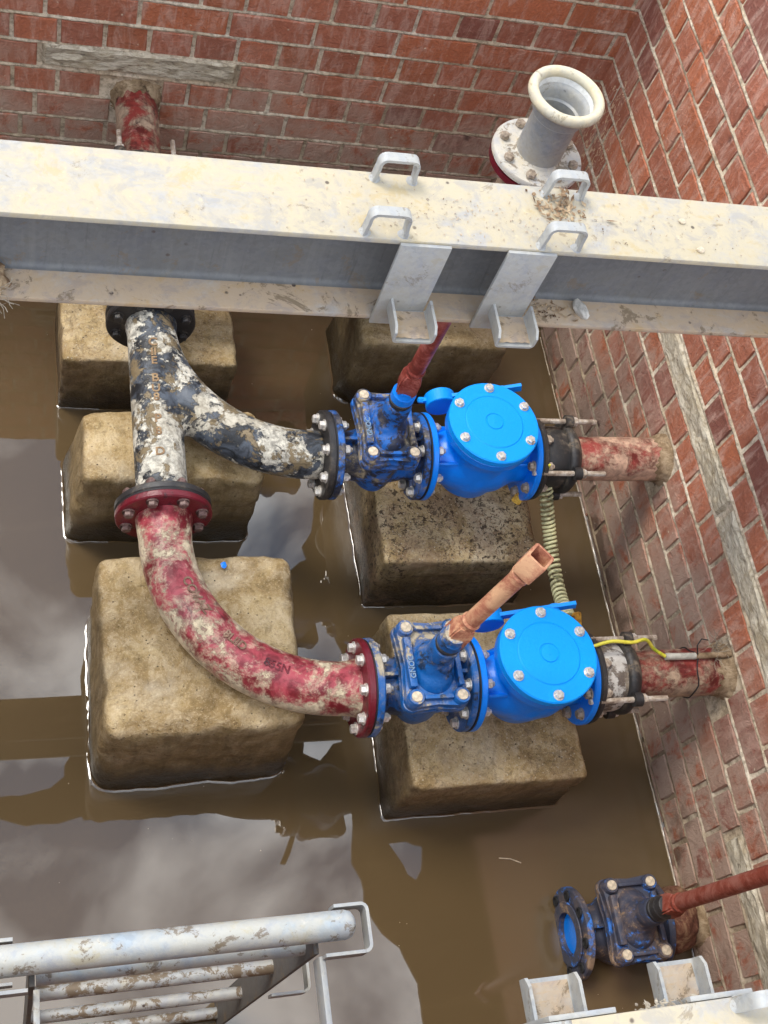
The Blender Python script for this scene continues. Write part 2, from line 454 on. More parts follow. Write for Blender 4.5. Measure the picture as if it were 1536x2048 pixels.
MAT['worn_letter'] = mk_paint('pale worn blue lettering', (.16, .24, .34), .2, wearcol=(.02, .03, .05), rough=.5)
MAT['brown_letter'] = mk_rust('brown silted lettering', (.13, .065, .045), (.24, .15, .10), (.36, .24, .17), .8, 3)
MAT['water'] = mk_water()
MAT['ground'] = mk_simple("dry earth", (.20, .14, .08), .95, var=.4, scale=5)
MAT['dark_sheet'] = mk_simple("dark reflection sheet", (.030, .026, .020), .9, var=.3)
MAT['pvc'] = mk_simple("grey sleeve", (.40, .38, .32), .55, var=.3)

# ------------------------------------------------------------------ mesh helpers
def new_obj(name, me, parent=None, loc=(0, 0, 0)):
    o = bpy.data.objects.new(name, me)
    COL.objects.link(o)
    o.location = loc
    if parent:
        o.parent = parent
    return o
def tag(o, label=None, cat=None, group=None, kind=None):
    for k, v in (('label', label), ('category', cat), ('group', group), ('kind', kind)):
        if v:
            o[k] = v
    return o
def thing(name, label, cat, loc, group=None, rot=None):
    o = bpy.data.objects.new(name, None)
    o.empty_display_size = .05
    COL.objects.link(o)
    o.location = loc
    if rot:
        o.rotation_euler = rot
    return tag(o, label, cat, group)
def mesh(bm, mats, smooth=40, name='m'):
    bmesh.ops.recalc_face_normals(bm, faces=bm.faces)
    me = bpy.data.meshes.new(name)
    bm.to_mesh(me)
    bm.free()
    for mt in (mats if isinstance(mats, (list, tuple)) else [mats]):
        me.materials.append(MAT[mt] if isinstance(mt, str) else mt)
    if smooth:
        for p in me.polygons:
            p.use_smooth = True
        try:
            me.set_sharp_from_angle(angle=radians(smooth))
        except Exception:
            pass
    return me
def BM():
    return bmesh.new()
def box(bm, c, s, rot=None, bev=0, seg=2):
    r = bmesh.ops.create_cube(bm, size=1)
    vs = r['verts']
    for v in vs:
        v.co = Vector((v.co.x * s[0], v.co.y * s[1], v.co.z * s[2]))
    if bev:
        es = list({e for v in vs for e in v.link_edges})
        rr = bmesh.ops.bevel(bm, geom=es, offset=bev, segments=seg, affect='EDGES', profile=.5)
        vs = list({v for f in rr['faces'] for v in f.verts} | {v for v in vs if v.is_valid})
    mt = Matrix.Translation(Vector(c)) @ (Euler(rot).to_matrix().to_4x4() if rot else Matrix())
    for v in vs:
        v.co = mt @ v.co
    return vs
def frame_axis(d):
    d = Vector(d).normalized()
    up = Vector((0, 0, 1)) if abs(d.z) < .95 else Vector((1, 0, 0))
    u = up.cross(d).normalized()
    return u, d.cross(u), d
def lathe(bm, prof, origin=(0, 0, 0), axis=(1, 0, 0), seg=48, sc=(1, 1), cap=True, jit=0, start=0.0):
    """prof: (distance along the axis, radius)"""
    u, v, d = frame_axis(axis)
    o = Vector(origin)
    rings = []
    for (a, r) in prof:
        ring = []
        for k in range(seg):
            t = start + 2 * pi * k / seg
            rr = r * (1 + (random.uniform(-jit, jit) if jit else 0))
            ring.append(bm.verts.new(o + d * a + u * (rr * cos(t) * sc[0]) + v * (rr * sin(t) * sc[1])))
        rings.append(ring)
    for A, B in zip(rings, rings[1:]):
        for k in range(seg):
            bm.faces.new((A[k], A[(k + 1) % seg], B[(k + 1) % seg], B[k]))
    if cap:
        bm.faces.new(rings[0][::-1])
        bm.faces.new(rings[-1])
    return rings
def ring_lathe(bm, prof, origin, axis, seg=48, start=0.0):
    """closed profile: a solid of revolution with a hole"""
    u, v, d = frame_axis(axis)
    o = Vector(origin)
    rings = []
    for (a, r) in prof:
        rings.append([bm.verts.new(o + d * a + u * (r * cos(start + 2 * pi * k / seg)) + v * (r * sin(start + 2 * pi * k / seg))) for k in range(seg)])
    for i in range(len(rings)):
        A, B = rings[i], rings[(i + 1) % len(rings)]
        for k in range(seg):
            bm.faces.new((A[k], A[(k + 1) % seg], B[(k + 1) % seg], B[k]))
def sweep(bm, pts, rad, seg=16, cap=True, flat=None):
    """tube along points; rad number or list; flat=(w,h,upvector) gives a flat bar"""
    pts = [Vector(p) for p in pts]
    n = len(pts)
    rings = []
    pu = None
    for i, p in enumerate(pts):
        t = (pts[min(i + 1, n - 1)] - pts[max(i - 1, 0)]).normalized()
        if flat:
            up = Vector(flat[2])
            b = t.cross(up).normalized()
            u2 = b.cross(t).normalized()
            w, h = flat[0] / 2, flat[1] / 2
            cs = [(-w, -h), (w, -h), (w, h), (-w, h)]
            rings.append([bm.verts.new(p + u2 * x + b * y) for x, y in cs])
            continue
        if pu is None:
            pu, _, _ = frame_axis(t)
        pu = (pu - t * pu.dot(t)).normalized()
        b = t.cross(pu)
        r = rad[i] if isinstance(rad, (list, tuple)) else rad
        rings.append([bm.verts.new(p + pu * (r * cos(2 * pi * k / seg)) + b * (r * sin(2 * pi * k / seg))) for k in range(seg)])
    m = len(rings[0])
    for A, B in zip(rings, rings[1:]):
        for k in range(m):
            bm.faces.new((A[k], A[(k + 1) % m], B[(k + 1) % m], B[k]))
    if cap:
        bm.faces.new(rings[0][::-1])
        bm.faces.new(rings[-1])
    return rings
def prism(bm, outline, z0, z1, bev=0):
    """outline in xy extruded in z"""
    a = [bm.verts.new((x, y, z0)) for x, y in outline]
    b = [bm.verts.new((x, y, z1)) for x, y in outline]
    n = len(outline)
    fs = [bm.faces.new(a[::-1]), bm.faces.new(b)]
    for k in range(n):
        fs.append(bm.faces.new((a[k], a[(k + 1) % n], b[(k + 1) % n], b[k])))
    if bev:
        es = list({e for f in fs[:2] for e in f.edges})
        bmesh.ops.bevel(bm, geom=es, offset=bev, segments=2, affect='EDGES', profile=.5)
def rrect(w, h, r, n=6, cx=0, cy=0):
    out = []
    for sx, sy, a0 in ((1, 1, 0), (-1, 1, 90), (-1, -1, 180), (1, -1, 270)):
        for k in range(n + 1):
            a = radians(a0 + 90 * k / n)
            out.append((cx + sx * (w / 2 - r) + r * cos(a), cy + sy * (h / 2 - r) + r * sin(a)))
    return out
def casting(bm, voxel=.005, smooth=6, keep=None):
    """fuse overlapping solids of bm into one rounded cast skin"""
    bmesh.ops.recalc_face_normals(bm, faces=bm.faces)
    me = bpy.data.meshes.new('t')
    bm.to_mesh(me)
    bm.free()
    o = bpy.data.objects.new('t', me)
    COL.objects.link(o)
    r = o.modifiers.new('r', 'REMESH')
    r.mode = 'VOXEL'
    r.voxel_size = voxel
    s = o.modifiers.new('s', 'SMOOTH')
    s.factor = .5
    s.iterations = smooth
    dg = bpy.context.evaluated_depsgraph_get()
    me2 = bpy.data.meshes.new_from_object(o.evaluated_get(dg))
    bpy.data.objects.remove(o)
    bpy.data.meshes.remove(me)
    out = BM()
    out.from_mesh(me2)
    bpy.data.meshes.remove(me2)
    return out
def text_bm(s, size, extrude):
    cu = bpy.data.curves.new('t', 'FONT')
    cu.body = s
    cu.size = size
    cu.extrude = extrude
    cu.bevel_depth = size * .012
    cu.offset = size * .012
    cu.align_x = 'CENTER'
    cu.align_y = 'CENTER'
    o = bpy.data.objects.new('t', cu)
    COL.objects.link(o)
    dg = bpy.context.evaluated_depsgraph_get()
    me = bpy.data.meshes.new_from_object(o.evaluated_get(dg))
    bpy.data.objects.remove(o)
    bpy.data.curves.remove(cu)
    b = BM()
    b.from_mesh(me)
    bpy.data.meshes.remove(me)
    bmesh.ops.subdivide_edges(b, edges=[e for e in b.edges if e.calc_length() > size * .3], cuts=2)
    return b
def fbm(p, sc, o=3):
    v, a = 0, 1
    p = Vector(p) * sc
    for _ in range(o):
        v += a * mnoise.noise(p)
        p = p * 2.1
        a *= .5
    return v

# ------------------------------------------------------------------ dimensions (metres)
XW, YB = 1.676, 2.633          # right and back wall faces
XL, YF = -1.55, -.35           # left and front wall faces (outside the picture)
TOP = 1.378                    # top of the brickwork
AX = 0.45                      # height of the pipe axes
Y1, Y2, Y3 = 0.867, 1.475, 2.045
XH = 0.337                     # header axis
CH, Z0C = .085, .018

# ------------------------------------------------------------------ brick walls
def brick_wall(name, label, L0, L1, to_world, first_off, skip=(), seed=1, fine=True, stretcher_par=0):
    """courses of alternating headers and stretchers laid in u (along), z (up), w (out of the wall)"""
    rnd = random.Random(seed)
    bm = BM()
    col = bm.loops.layers.float_color.new("tint")
    tint = {}
    nc = int((TOP - Z0C) / CH) + 2
    for c in range(-1, nc - 1):
        z0 = Z0C + c * CH
        z1 = z0 + CH
        head = (c % 2 == stretcher_par)
        wlen = .117 if head else .235
        u = L0 - rnd.uniform(0, .02) + (first_off if not head else first_off + .06) - .3
        while u < L1:
            l = wlen * rnd.uniform(.985, 1.015)
            a, b = u + .0056, u + l - .0056
            u += l
            if b < L0 or a > L1 - .004:
                continue
            a = max(a, L0); b = min(b, L1 - .004)
            if b - a < .02:
                continue
            if any(a < s[1] and b > s[0] and z0 < s[3] - .02 and z1 > s[2] + .02 for s in skip):
                mid = [s for s in skip if a < s[1] and b > s[0] and z0 < s[3] - .02 and z1 > s[2] + .02][0]
                if a < mid[0] - .03:
                    b = mid[0] - .008
                elif b > mid[1] + .03:
                    a = mid[1] + .008
                else:
                    continue
            t = rnd.random()
            base = Vector((.50, .150, .068)).lerp(Vector((.41, .132, .074)), rnd.random())
            if t < .18:
                base = Vector((.50, .145, .058))
            elif t > .86:
                base = Vector((.26, .080, .055))
            base *= rnd.uniform(.85, 1.15)
            w1 = rnd.uniform(.0, .004)
            j = lambda s=.0014: rnd.uniform(-s, s)
            q = .0022
            zb, zt = z0 + .0058, z1 - .0062
            fr = [(a + q + j(), zb + q + j(), w1 + j(.001)), (b - q + j(), zb + q + j(), w1 + j(.001)), (b - q + j(), zt - q + j(), w1 + j(.001)), (a + q + j(), zt - q + j(), w1 + j(.001))]
            md = [(a + j(.001), zb + j(.001), w1 - .004), (b + j(.001), zb + j(.001), w1 - .004), (b + j(.001), zt + j(.001), w1 - .004), (a + j(.001), zt + j(.001), w1 - .004)]
            bk = [(x, y, -.02) for x, y, _ in md]
            V = [[bm.verts.new(to_world(*p)) for p in R] for R in (fr, md, bk)]
            fs = [bm.faces.new(V[0])]
            for A, B in ((V[0], V[1]), (V[1], V[2])):
                for k in range(4):
                    fs.append(bm.faces.new((A[k], B[k], B[(k + 1) % 4], A[(k + 1) % 4])))
            for f in fs:
                f.material_index = 0
                for lp in f.loops:
                    lp[col] = (base.x, base.y, base.z, 1)
    # mortar skin: recessed perpends, bed joints squeezed out proud of the bricks
    st = .012 if fine else .06
    nu = int((L1 - L0) / st) + 1
    zs = [-.30, -.15]
    c = -1
    while True:
        zc = Z0C + c * CH
        if zc > TOP + .02:
            break
        for dz in ((-.0085, -.0050, -.0022, .0012, .0048, .009, .026, .044, .062) if fine else (-.0085, 0, .009, .044)):
            zz = zc + dz
            if -.14 < zz < TOP:
                zs.append(zz)
        c += 1
    zs.append(TOP)
    g = []
    for i in range(nu + 1):
        row = []
        u = L0 + (L1 - L0) * i / nu
        for z in zs:
            k = (z - Z0C) / CH
            dz = (k - round(k)) * CH
            kk = round(k)
            off = .0015 * mnoise.noise(Vector((u * 6, kk * 3.1 + seed, 0)))
            w = -.0030 + .0030 * fbm((u + seed, z, 0), 30, 3) + .0012 * fbm((u, z, 5 + seed), 5, 2)
            rid = .0058 + .0045 * mnoise.noise(Vector((u * 9, kk * 5.3 + seed, 4)))
            w += max(0, rid) * math.exp(-((dz + off) / .0056) ** 2)
            row.append(bm.verts.new(to_world(u, z + off * (1 if abs(dz) < .01 else 0), w)))
        g.append(row)
    for i in range(nu):
        for k in range(len(zs) - 1):
            f = bm.faces.new((g[i][k], g[i + 1][k], g[i + 1][k + 1], g[i][k + 1]))
            f.material_index = 1
            f.smooth = True
    # the thickness of the wall behind
    me = bpy.data.meshes.new(name)
    bm.to_mesh(me)
    bm.free()
    me.materials.append(MAT['brick'])
    me.materials.append(MAT['mortar'])
    o = new_obj(name, me)
    return tag(o, label, 'brick wall')

sk_r = [(Y2 - .064, Y2 + .064, .40, .50), (Y1 - .064, Y1 + .064, .40, .50), (.34, 1.95, .613, .698), (-.35, .50, .273, .358)]
wall_r = brick_wall('brick_wall', 'red brick wall on the right, two pipes running into it and long stone courses', YF, YB + .004,
           lambda u, z, w: Vector((XW - w, u, z)), .08, sk_r, 3)
sk_b = [(XH - .062, XH + .062, .40, .50), (.075, .603, .528, .613)]
wall_b = brick_wall('brick_wall', 'red brick wall at the back behind the beam, one pale stone lintel in it', XL, XW + .012,
           lambda u, z, w: Vector((u, YB - w, z)), .06, sk_b, 11, stretcher_par=1)
wall_l = brick_wall('brick_wall', 'brick wall closing the left side of the pit, outside the picture', YF, YB,
           lambda u, z, w: Vector((XL + w, u, z)), .02, [], 5, fine=False)
wall_f = brick_wall('brick_wall', 'brick wall below the near steel beam and ladder, outside the picture', XL, XW,
           lambda u, z, w: Vector((u, YF + w, z)), .04, [], 6, fine=False)
for w_ in (wall_r, wall_b, wall_l, wall_f):
    w_['group'] = 'brick walls of the pit'

def rough_slab(name, label, u0, u1, z0, z1, to_world, parent, seed, amp=.006, out=.006):
    bm = BM()
    nu, nz = int((u1 - u0) / .008), int((z1 - z0) / .008)
    g = []
    for i in range(nu + 1):
        row = []
        for k in range(nz + 1):
            u = u0 + (u1 - u0) * i / nu
            z = z0 + (z1 - z0) * k / nz
            edge = min(i, nu - i, k, nz - k)
            w = out + amp * fbm((u, z * 2.5, seed), 24, 4) * (1 if edge > 0 else .3)
            if edge == 0:
                w -= .012
            ju = .003 * fbm((u, z, 9), 30, 2)
            row.append(bm.verts.new(to_world(u + ju, z + ju, w)))
        g.append(row)
    for i in range(nu):
        for k in range(nz):
            bm.faces.new((g[i][k], g[i + 1][k], g[i + 1][k + 1], g[i][k + 1]))
    o = new_obj(name, mesh(bm, 'stone', 30), parent)
    if label:
        o['label'] = label
    return o
TR = lambda u, z, w: Vector((XW - w, u, z))
TB = lambda u, z, w: Vector((u, YB - w, z))
rough_slab('stone_lintel', 'pale rough stone lintel', .080, .600, .541, .616, TB, wall_b, 1, out=.010)
for i, (a, b) in enumerate(((.36, 1.195), (1.21, 1.94))):
    rough_slab('stone_course', 'long pale stone in the brickwork', a, b, .618, .694, TR, wall_r, 3 + i)
rough_slab('stone_course', 'brown weathered stone low in the wall', -.30, .49, .278, .352, TR, wall_r, 8)

# ------------------------------------------------------------------ ground, pit floor, water
bm = BM()
OUT = 60
def quad(bm, a, b, c, d):
    return bm.faces.new([bm.verts.new(p) for p in (a, b, c, d)])
T2 = TOP + .004
quad(bm, (-OUT, -OUT, T2), (OUT, -OUT, T2), (OUT, YF - .004, T2), (-OUT, YF - .004, T2))
quad(bm, (-OUT, YB + .004, T2), (OUT, YB + .004, T2), (OUT, OUT, T2), (-OUT, OUT, T2))
quad(bm, (-OUT, YF - .004, T2), (XL - .004, YF - .004, T2), (XL - .004, YB + .004, T2), (-OUT, YB + .004, T2))
quad(bm, (XW + .004, YF - .004, T2), (OUT, YF - .004, T2), (OUT, YB + .004, T2), (XW + .004, YB + .004, T2))
o = new_obj('ground', mesh(bm, 'ground', 0)); o['kind'] = 'structure'
bm = BM()
quad(bm, (XL - .05, YF - .05, -.26), (XW + .05, YF - .05, -.26), (XW + .05, YB + .05, -.26), (XL - .05, YB + .05, -.26))
o = new_obj('pit_floor', mesh(bm, 'ground', 0)); o['kind'] = 'structure'

BLOCKS = {   # base rect, top rect, height, corner radius, noise, material
 'a': dict(b=(.895, 1.385, .672, 1.13), t=(.895, 1.345, .672, 1.118), h=.285, r=.013, n=.0045, mat='conc_c',
           label='concrete block under the nearer blue check valve, front right'),
 'b': dict(b=(.920, 1.385, 1.255, 1.70), t=(.915, 1.350, 1.262, 1.66), h=.275, r=.014, n=.005, mat='conc_b',
           label='concrete block strewn with dark grit under the farther blue check valve'),
 'c': dict(b=(.935, 1.40, 1.93, 2.22), t=(.93, 1.372, 1.90, 2.20), h=.345, r=.035, n=.009, mat='conc_d',
           label='dark worn concrete block half hidden by the beam, on the right'),
 'd': dict(b=(.185, .655, .800, 1.262), t=(.190, .640, .812, 1.245), h=.385, r=.036, n=.009, mat='conc_a',
           label='largest concrete block, under the red and beige pipe bend'),
 'e': dict(b=(.135, .625, 1.462, 1.73), t=(.165, .608, 1.455, 1.665), h=.355, r=.030, n=.008, mat='conc_a',
           label='rounded concrete block under the fork of the grey pipe'),
 'f': dict(b=(.122, .600, 1.885, 2.2), t=(.126, .590, 1.865, 2.18), h=.265, r=.014, n=.0045, mat='conc_c',
           label='square concrete block emerging from under the beam at the far left'),
}
def block(key):
    d = BLOCKS[key]
    N = 36
    bm = BM()
    bmesh.ops.create_cube(bm, size=1)
    bmesh.ops.subdivide_edges(bm, edges=bm.edges, cuts=N, use_grid_fill=True)
    h, r = d['h'], d['r']
    zb = -.2
    seed = ord(key) * 3.7
    for v in bm.verts:
        p = v.co + Vector((.5, .5, .5))
        z = zb + (h - zb) * p.z
        k = max(0, min(1, z / h))
        B, T = d['b'], d['t']
        x0 = B[0] + (T[0] - B[0]) * k; x1 = B[1] + (T[1] - B[1]) * k
        y0 = B[2] + (T[2] - B[2]) * k; y1 = B[3] + (T[3] - B[3]) * k
        x = x0 + (x1 - x0) * p.x; y = y0 + (y1 - y0) * p.y
        # round the edges
        c = Vector((min(max(x, x0 + r), x1 - r), min(max(y, y0 + r), y1 - r), min(z, h - r)))
        q = Vector((x, y, z)) - c
        if q.length > 1e-6 and sum(abs(t) > 1e-5 for t in q) > 1:
            m_ = max(abs(t) for t in q)
            q = q.normalized() * m_
        P = c + q
        nn = q.normalized() if q.length > 1e-6 else Vector((0, 0, 1))
        a = d['n'] * (fbm(P + Vector((seed, 0, 0)), 5, 2) * 1.0 + fbm(P + Vector((seed, 3, 0)), 22, 3) * .42)
        ne = sum(abs(t) > 1e-5 for t in q)
        ch = mnoise.noise(P * 17 + Vector((seed, 9, 2)))
        if ne > 1:
            a -= .016 * max(0.0, ch - .12)
        if key in 'abf' and nn.z < .5 and P.z < h * .68:
            a -= .0035
        P = P + nn * a
        v.co = P
    c0 = Vector(((B[0] + B[1]) / 2, (B[2] + B[3]) / 2, -.2))
    bmesh.ops.translate(bm, verts=bm.verts, vec=-c0)
    o = new_obj('concrete_block', mesh(bm, d['mat'], 60), None, c0)
    tag(o, d['label'], 'concrete block', 'concrete plinth blocks standing in the water')
    return o
for k in BLOCKS:
    block(k)

bm = BM()
quad(bm, (XL - .02, YF - .02, 0), (XW + .02, YF - .02, 0), (XW + .02, YB + .02, 0), (XL - .02, YB + .02, 0))
# the meniscus: water climbing a few millimetres up every block and the wall
def meniscus(loop, close=True):
    n = len(loop)
    prof = [(-.004, .0062), (-.001, .0036), (.0012, .0018), (.003, .0009), (.007, .0003)]
    rows = []
    for i, (p, nn) in enumerate(loop):
        rows.append([bm.verts.new((p[0] + nn[0] * a, p[1] + nn[1] * a, z)) for a, z in prof])
    for i in range(n if close else n - 1):
        A, B = rows[i], rows[(i + 1) % n]
        for k in range(len(prof) - 1):
            f = bm.faces.new((A[k], B[k], B[k + 1], A[k + 1]))
            f.smooth = True
for key, d in BLOCKS.items():
    x0, x1, y0, y1 = d['b']
    r = d['r']
    seed = ord(key) * 3.7
    lp = []
    pts = []
    def side(ax, bx, n):
        for i in range(n):
            pts.append((ax[0] + (bx[0] - ax[0]) * i / n, ax[1] + (bx[1] - ax[1]) * i / n))
    oc = rrect(x1 - x0, y1 - y0, r, 6, (x0 + x1) / 2, (y0 + y1) / 2)
    for i in range(len(oc)):
        a, b = oc[i], oc[(i + 1) % len(oc)]
        L_ = math.dist(a, b)
        side(a, b, max(1, int(L_ / .008)))
    for i, p in enumerate(pts):
        a, b = pts[i - 1], pts[(i + 1) % len(pts)]
        t = Vector((b[0] - a[0], b[1] - a[1])).normalized()
        nn = (t.y, -t.x)
        P = Vector((p[0], p[1], 0))
        dd = -(.0035 if key in 'abf' else 0) + d['n'] * (fbm(P + Vector((seed, 0, 0)), 5, 2) + fbm(P + Vector((seed, 3, 0)), 22, 3) * .42)
        lp.append(((p[0] + nn[0] * (dd - .001), p[1] + nn[1] * (dd - .001)), nn))
    meniscus(lp)
meniscus([((XW - .004 + .003 * fbm((0, YF + i * .01, 0), 20, 2), YF + i * .01), (-1, 0)) for i in range(int((YB - YF) / .01))], False)
o = new_obj('water', mesh(bm, 'water', 60)); o['kind'] = 'structure'

# ------------------------------------------------------------------ cached parts
CACHE = {}
def cached(key, fn):
    if key not in CACHE:
        CACHE[key] = fn()
    return CACHE[key]
def hexhead(bm, at, axis, r, h, start=0.3):
    lathe(bm, [(0, r), (h * .8, r), (h, r * .82)], at, axis, 6, start=start)
def bolt_mesh(kind, grip, r=.0115, washer=True, tail=.003, mat='bolt'):
    """a hexagon bolt lying along +x; the joint spans 0..grip"""
    def f():
        bm = BM()
        if washer:
            lathe(bm, [(-.003, r * 1.28), (0, r * 1.28)], seg=20)
            lathe(bm, [(grip, r * 1.28), (grip + .003, r * 1.28)], seg=20)
        hexhead(bm, (-.003, 0, 0), (-1, 0, 0), r, .011)
        hexhead(bm, (grip + .003, 0, 0), (1, 0, 0), r, .013, start=.1)
        lathe(bm, [(0, r * .55), (grip + .016 + tail, r * .55), (grip + .018 + tail, r * .45)], seg=12)
        return mesh(bm, mat, 30)
    return cached(('bolt', kind, round(grip, 4), r, mat), f)
def bolt_circle(parent, x, grip, R=.090, n=8, off=None, r=.0115, mat='bolt', axis='x', only=None, tail=.003):
    me = bolt_mesh('b', grip, r, True, tail, mat)
    off = pi / n if off is None else off
    for k in range(n):
        if only and k not in only:
            continue
        a = off + 2 * pi * k / n
        o = new_obj('bolt', me, parent)
        if axis == 'x':
            o.location = (x, R * cos(a), R * sin(a))
            o.rotation_euler = (a * 3 + k, 0, 0)
        elif axis == 'y':
            o.location = (R * cos(a), x, R * sin(a))
            o.rotation_euler = (0, a * 2, radians(-90))
            o.rotation_mode = 'YXZ'
            o.rotation_euler = (0, 0, radians(-90))
        else:
            o.location = (R * cos(a), R * sin(a), x)
            o.rotation_euler = (0, radians(90), a + k)
def flange_bm(x0, x1, R=.111, seg=64, bore=.05):
    bm = BM()
    b = .003
    d = 1 if x1 > x0 else -1
    ring_lathe(bm, [(x0, bore), (x0, R - b), (x0 + b * d, R), (x1 - b * d, R), (x1, R - b), (x1, bore)], (0, 0, 0), (1, 0, 0), seg)
    return bm
def gasket(parent, x, R=.1085, mat='rubber', axis=(1, 0, 0)):
    bm = BM()
    lathe(bm, [(x - .0018, R), (x + .0018, R)], (0, 0, 0), axis, 48)
    new_obj('gasket', mesh(bm, mat, 30), parent)

# ------------------------------------------------------------------ gate valve
FFG, FFC = .239, .300
def gv_body():
    bm = BM()
    lathe(bm, [(.004, .060), (.045, .060), (.075, .066), (.165, .066), (.195, .060), (FFG - .004, .060)], seg=40)
    lathe(bm, [(-.082, .030), (-.074, .058), (-.045, .078), (0, .088), (.06, .089), (.10, .089)], (FFG / 2, 0, 0), (0, 0, 1), 40, sc=(.98, .66) if False else (.66 * 1.0, 1.0) if False else (1.0, .68))
    return casting(bm, .004, 6)
def gate_valve(label, loc, mats, spindle_gap=False, rot=None, text=True):
    body_m, fl_m, bonnet_m, cap_m = mats
    t = thing('gate_valve', label, 'gate valve', loc, 'gate valves of the pipework', rot)
    def body_mesh():
        bm = gv_body()
        for sx in (0, 1):
            x0, x1 = (.016, .075) if sx == 0 else (.164, FFG - .016)
            box(bm, ((x0 + x1) / 2, 0, .068), (x1 - x0, .009, .032), bev=.002)
            box(bm, ((x0 + x1) / 2, 0, -.068), (x1 - x0, .009, .028), bev=.002)
        # the lower half of the bonnet joint
        prism(bm, bonnet_outline(.002), .098, .117, .004)
        return mesh(bm, body_m, 40)
    def bonnet_outline(grow=0):
        cx = FFG / 2
        pts = []
        w, h, rc = .062 + grow, .092 + grow, .020 + grow
        bx, by = .052, .080
        for sx, sy, a0 in ((1, 1, 0), (-1, 1, 90), (-1, -1, 180), (1, -1, 270)):
            for k in range(8):
                a = radians(a0 - 25 + 140 * k / 7)
                pts.append((cx + sx * bx + rc * cos(a), sy * by + rc * sin(a)))
            # waist between the bosses
            if sx == sy:
                pts.append((cx, sy * (by + .010 + grow)))
            else:
                pts.append((cx + sx * (bx + .008 + grow), 0))
        return pts
    new_obj('body', cached(('gvb', body_m), body_mesh), t)
    for x0, x1 in ((0.0018, .019), (FFG - .019, FFG - .0018)):
        new_obj('flange', cached(('gvf', fl_m, x0), lambda: mesh(flange_bm(x0, x1), fl_m, 40)), t)
    def bonnet_mesh():
        bm = BM()
        cx = FFG / 2
        prism(bm, bonnet_outline(), .119, .138, .004)
        d = BM()
        # the dome, longer across the pipe than along it
        lathe(d, [(.125, .048), (.150, .047), (.168, .042), (.182, .034), (.195, .029), (.212, .029)], (cx, 0, 0), (0, 0, 1), 40, sc=(1.0, .98))
        lathe(d, [(.120, .074), (.138, .072), (.152, .062), (.166, .044), (.178, .030)], (cx, 0, 0), (0, 0, 1), 40, sc=(1.0, .72))
        d = casting(d, .0035, 5)
        tmp = bpy.data.meshes.new('x'); d.to_mesh(tmp); d.free()
        bm.from_mesh(tmp); bpy.data.meshes.remove(tmp)
        # raised rims along the four edges
        for sx in (-1, 1):
            box(bm, (cx + sx * .054, 0, .146), (.018 if sx < 0 else .013, .116, .020), bev=.004)
        for sy in (-1, 1):
            box(bm, (cx, sy * .080, .143), (.066, .010, .016), bev=.003)
        for sx in (-1, 1):
            for sy in (-1, 1):
                lathe(bm, [(.119, .020), (.150, .0185), (.153, .0165)], (cx + sx * .052, sy * .080, 0), (0, 0, 1), 24)
        lathe(bm, [(.205, .0325), (.238, .0315), (.243, .0295)], (cx, 0, 0), (0, 0, 1), 36)
        return mesh(bm, bonnet_m, 40)
    bn = new_obj('bonnet', cached(('gvn', bonnet_m), bonnet_mesh), t)
    def wax():
        bm = BM()
        lathe(bm, [(.1525, .0125), (.1555, .0115), (.1565, .006)], (0, 0, 0), (0, 0, 1), 18)
        return mesh(bm, 'wax', 40)
    for sx in (-1, 1):
        for sy in (-1, 1):
            new_obj('screw_cap', cached('wax', wax), bn, (FFG / 2 + sx * .052, sy * .080, 0))
    def gland():
        bm = BM()
        c = (FFG / 2, 0, 0)
        lathe(bm, [(.243, .0255), (.250, .0255), (.252, .0285), (.258, .0285), (.261, .0255), (.266, .0255)], c, (0, 0, 1), 32)
        return mesh(bm, 'black_fl', 35)
    new_obj('gland', cached('gland', gland), t)
    def cap():
        bm = BM()
        c = (FFG / 2, 0, 0)
        lathe(bm, [(.264, .0285), (.285, .0285), (.288, .026), (.305, .0235), (.306, .021)], c, (0, 0, 1), 32)
        return mesh(bm, cap_m, 35)
    new_obj('stem_cap', cached(('cap', cap_m), cap), t)
    if text:
        def txt():
            b = text_bm('GNOC', .017, .0022)
            # runs up the left rim, read from the bottom
            for v in b.verts:
                x, y, z = v.co
                v.co = Vector((FFG / 2 - .054 - y, x - .014, .1565 + z))
            return mesh(b, 'worn_letter', 30)
        new_obj('cast_lettering', cached(('gtxt', 1), txt), bn)
    return t

X1, X2, X3 = .757, .757 + FFG, .757 + FFG + FFC
gv1 = gate_valve('worn blue gate valve with pale wax caps between red bend and nearer check valve', (X1, Y1, AX), ('blue_worn', 'blue_worn', 'blue_worn', 'blue_worn'))
gv2 = gate_valve('blue gate valve smeared with black film between grey forked pipe and farther check valve', (X1 - .010, Y2, AX), ('blue_dirty', 'blue_dirty', 'blue_dirty', 'blue_new'))
gv3 = gate_valve('blue gate valve hidden under the far beam, only a flange edge showing', (X1 - .003, Y3, AX), ('blue_dirty', 'blue_worn', 'blue_dirty', 'blue_worn'))
for g_, sh in ((gv1, 0), (gv2, 0), (gv3, 0)):
    bolt_circle(g_, -.020, .039)
    bolt_circle(g_, FFG - .019, .038)
    gasket(g_, 0)
    gasket(g_, FFG, R=.1115)
# the stripped valve at the lower right, half sunk
gv4 = gate_valve('open ended gate valve stripped of paint, half sunk in the water at the lower right', (1.314, .345, .052), ('blue_wreck', 'blue_wreck', 'blue_wreck', 'black_fl'), text=False)
def bore_mesh():
    bm = BM()
    ring_lathe(bm, [(-.002, .052), (-.002, .056), (.02, .056), (.02, .050)], (0, 0, 0), (1, 0, 0), 40)
    lathe(bm, [(.012, .052), (.018, .052)], seg=40)
    return mesh(bm, 'blue_new', 40)
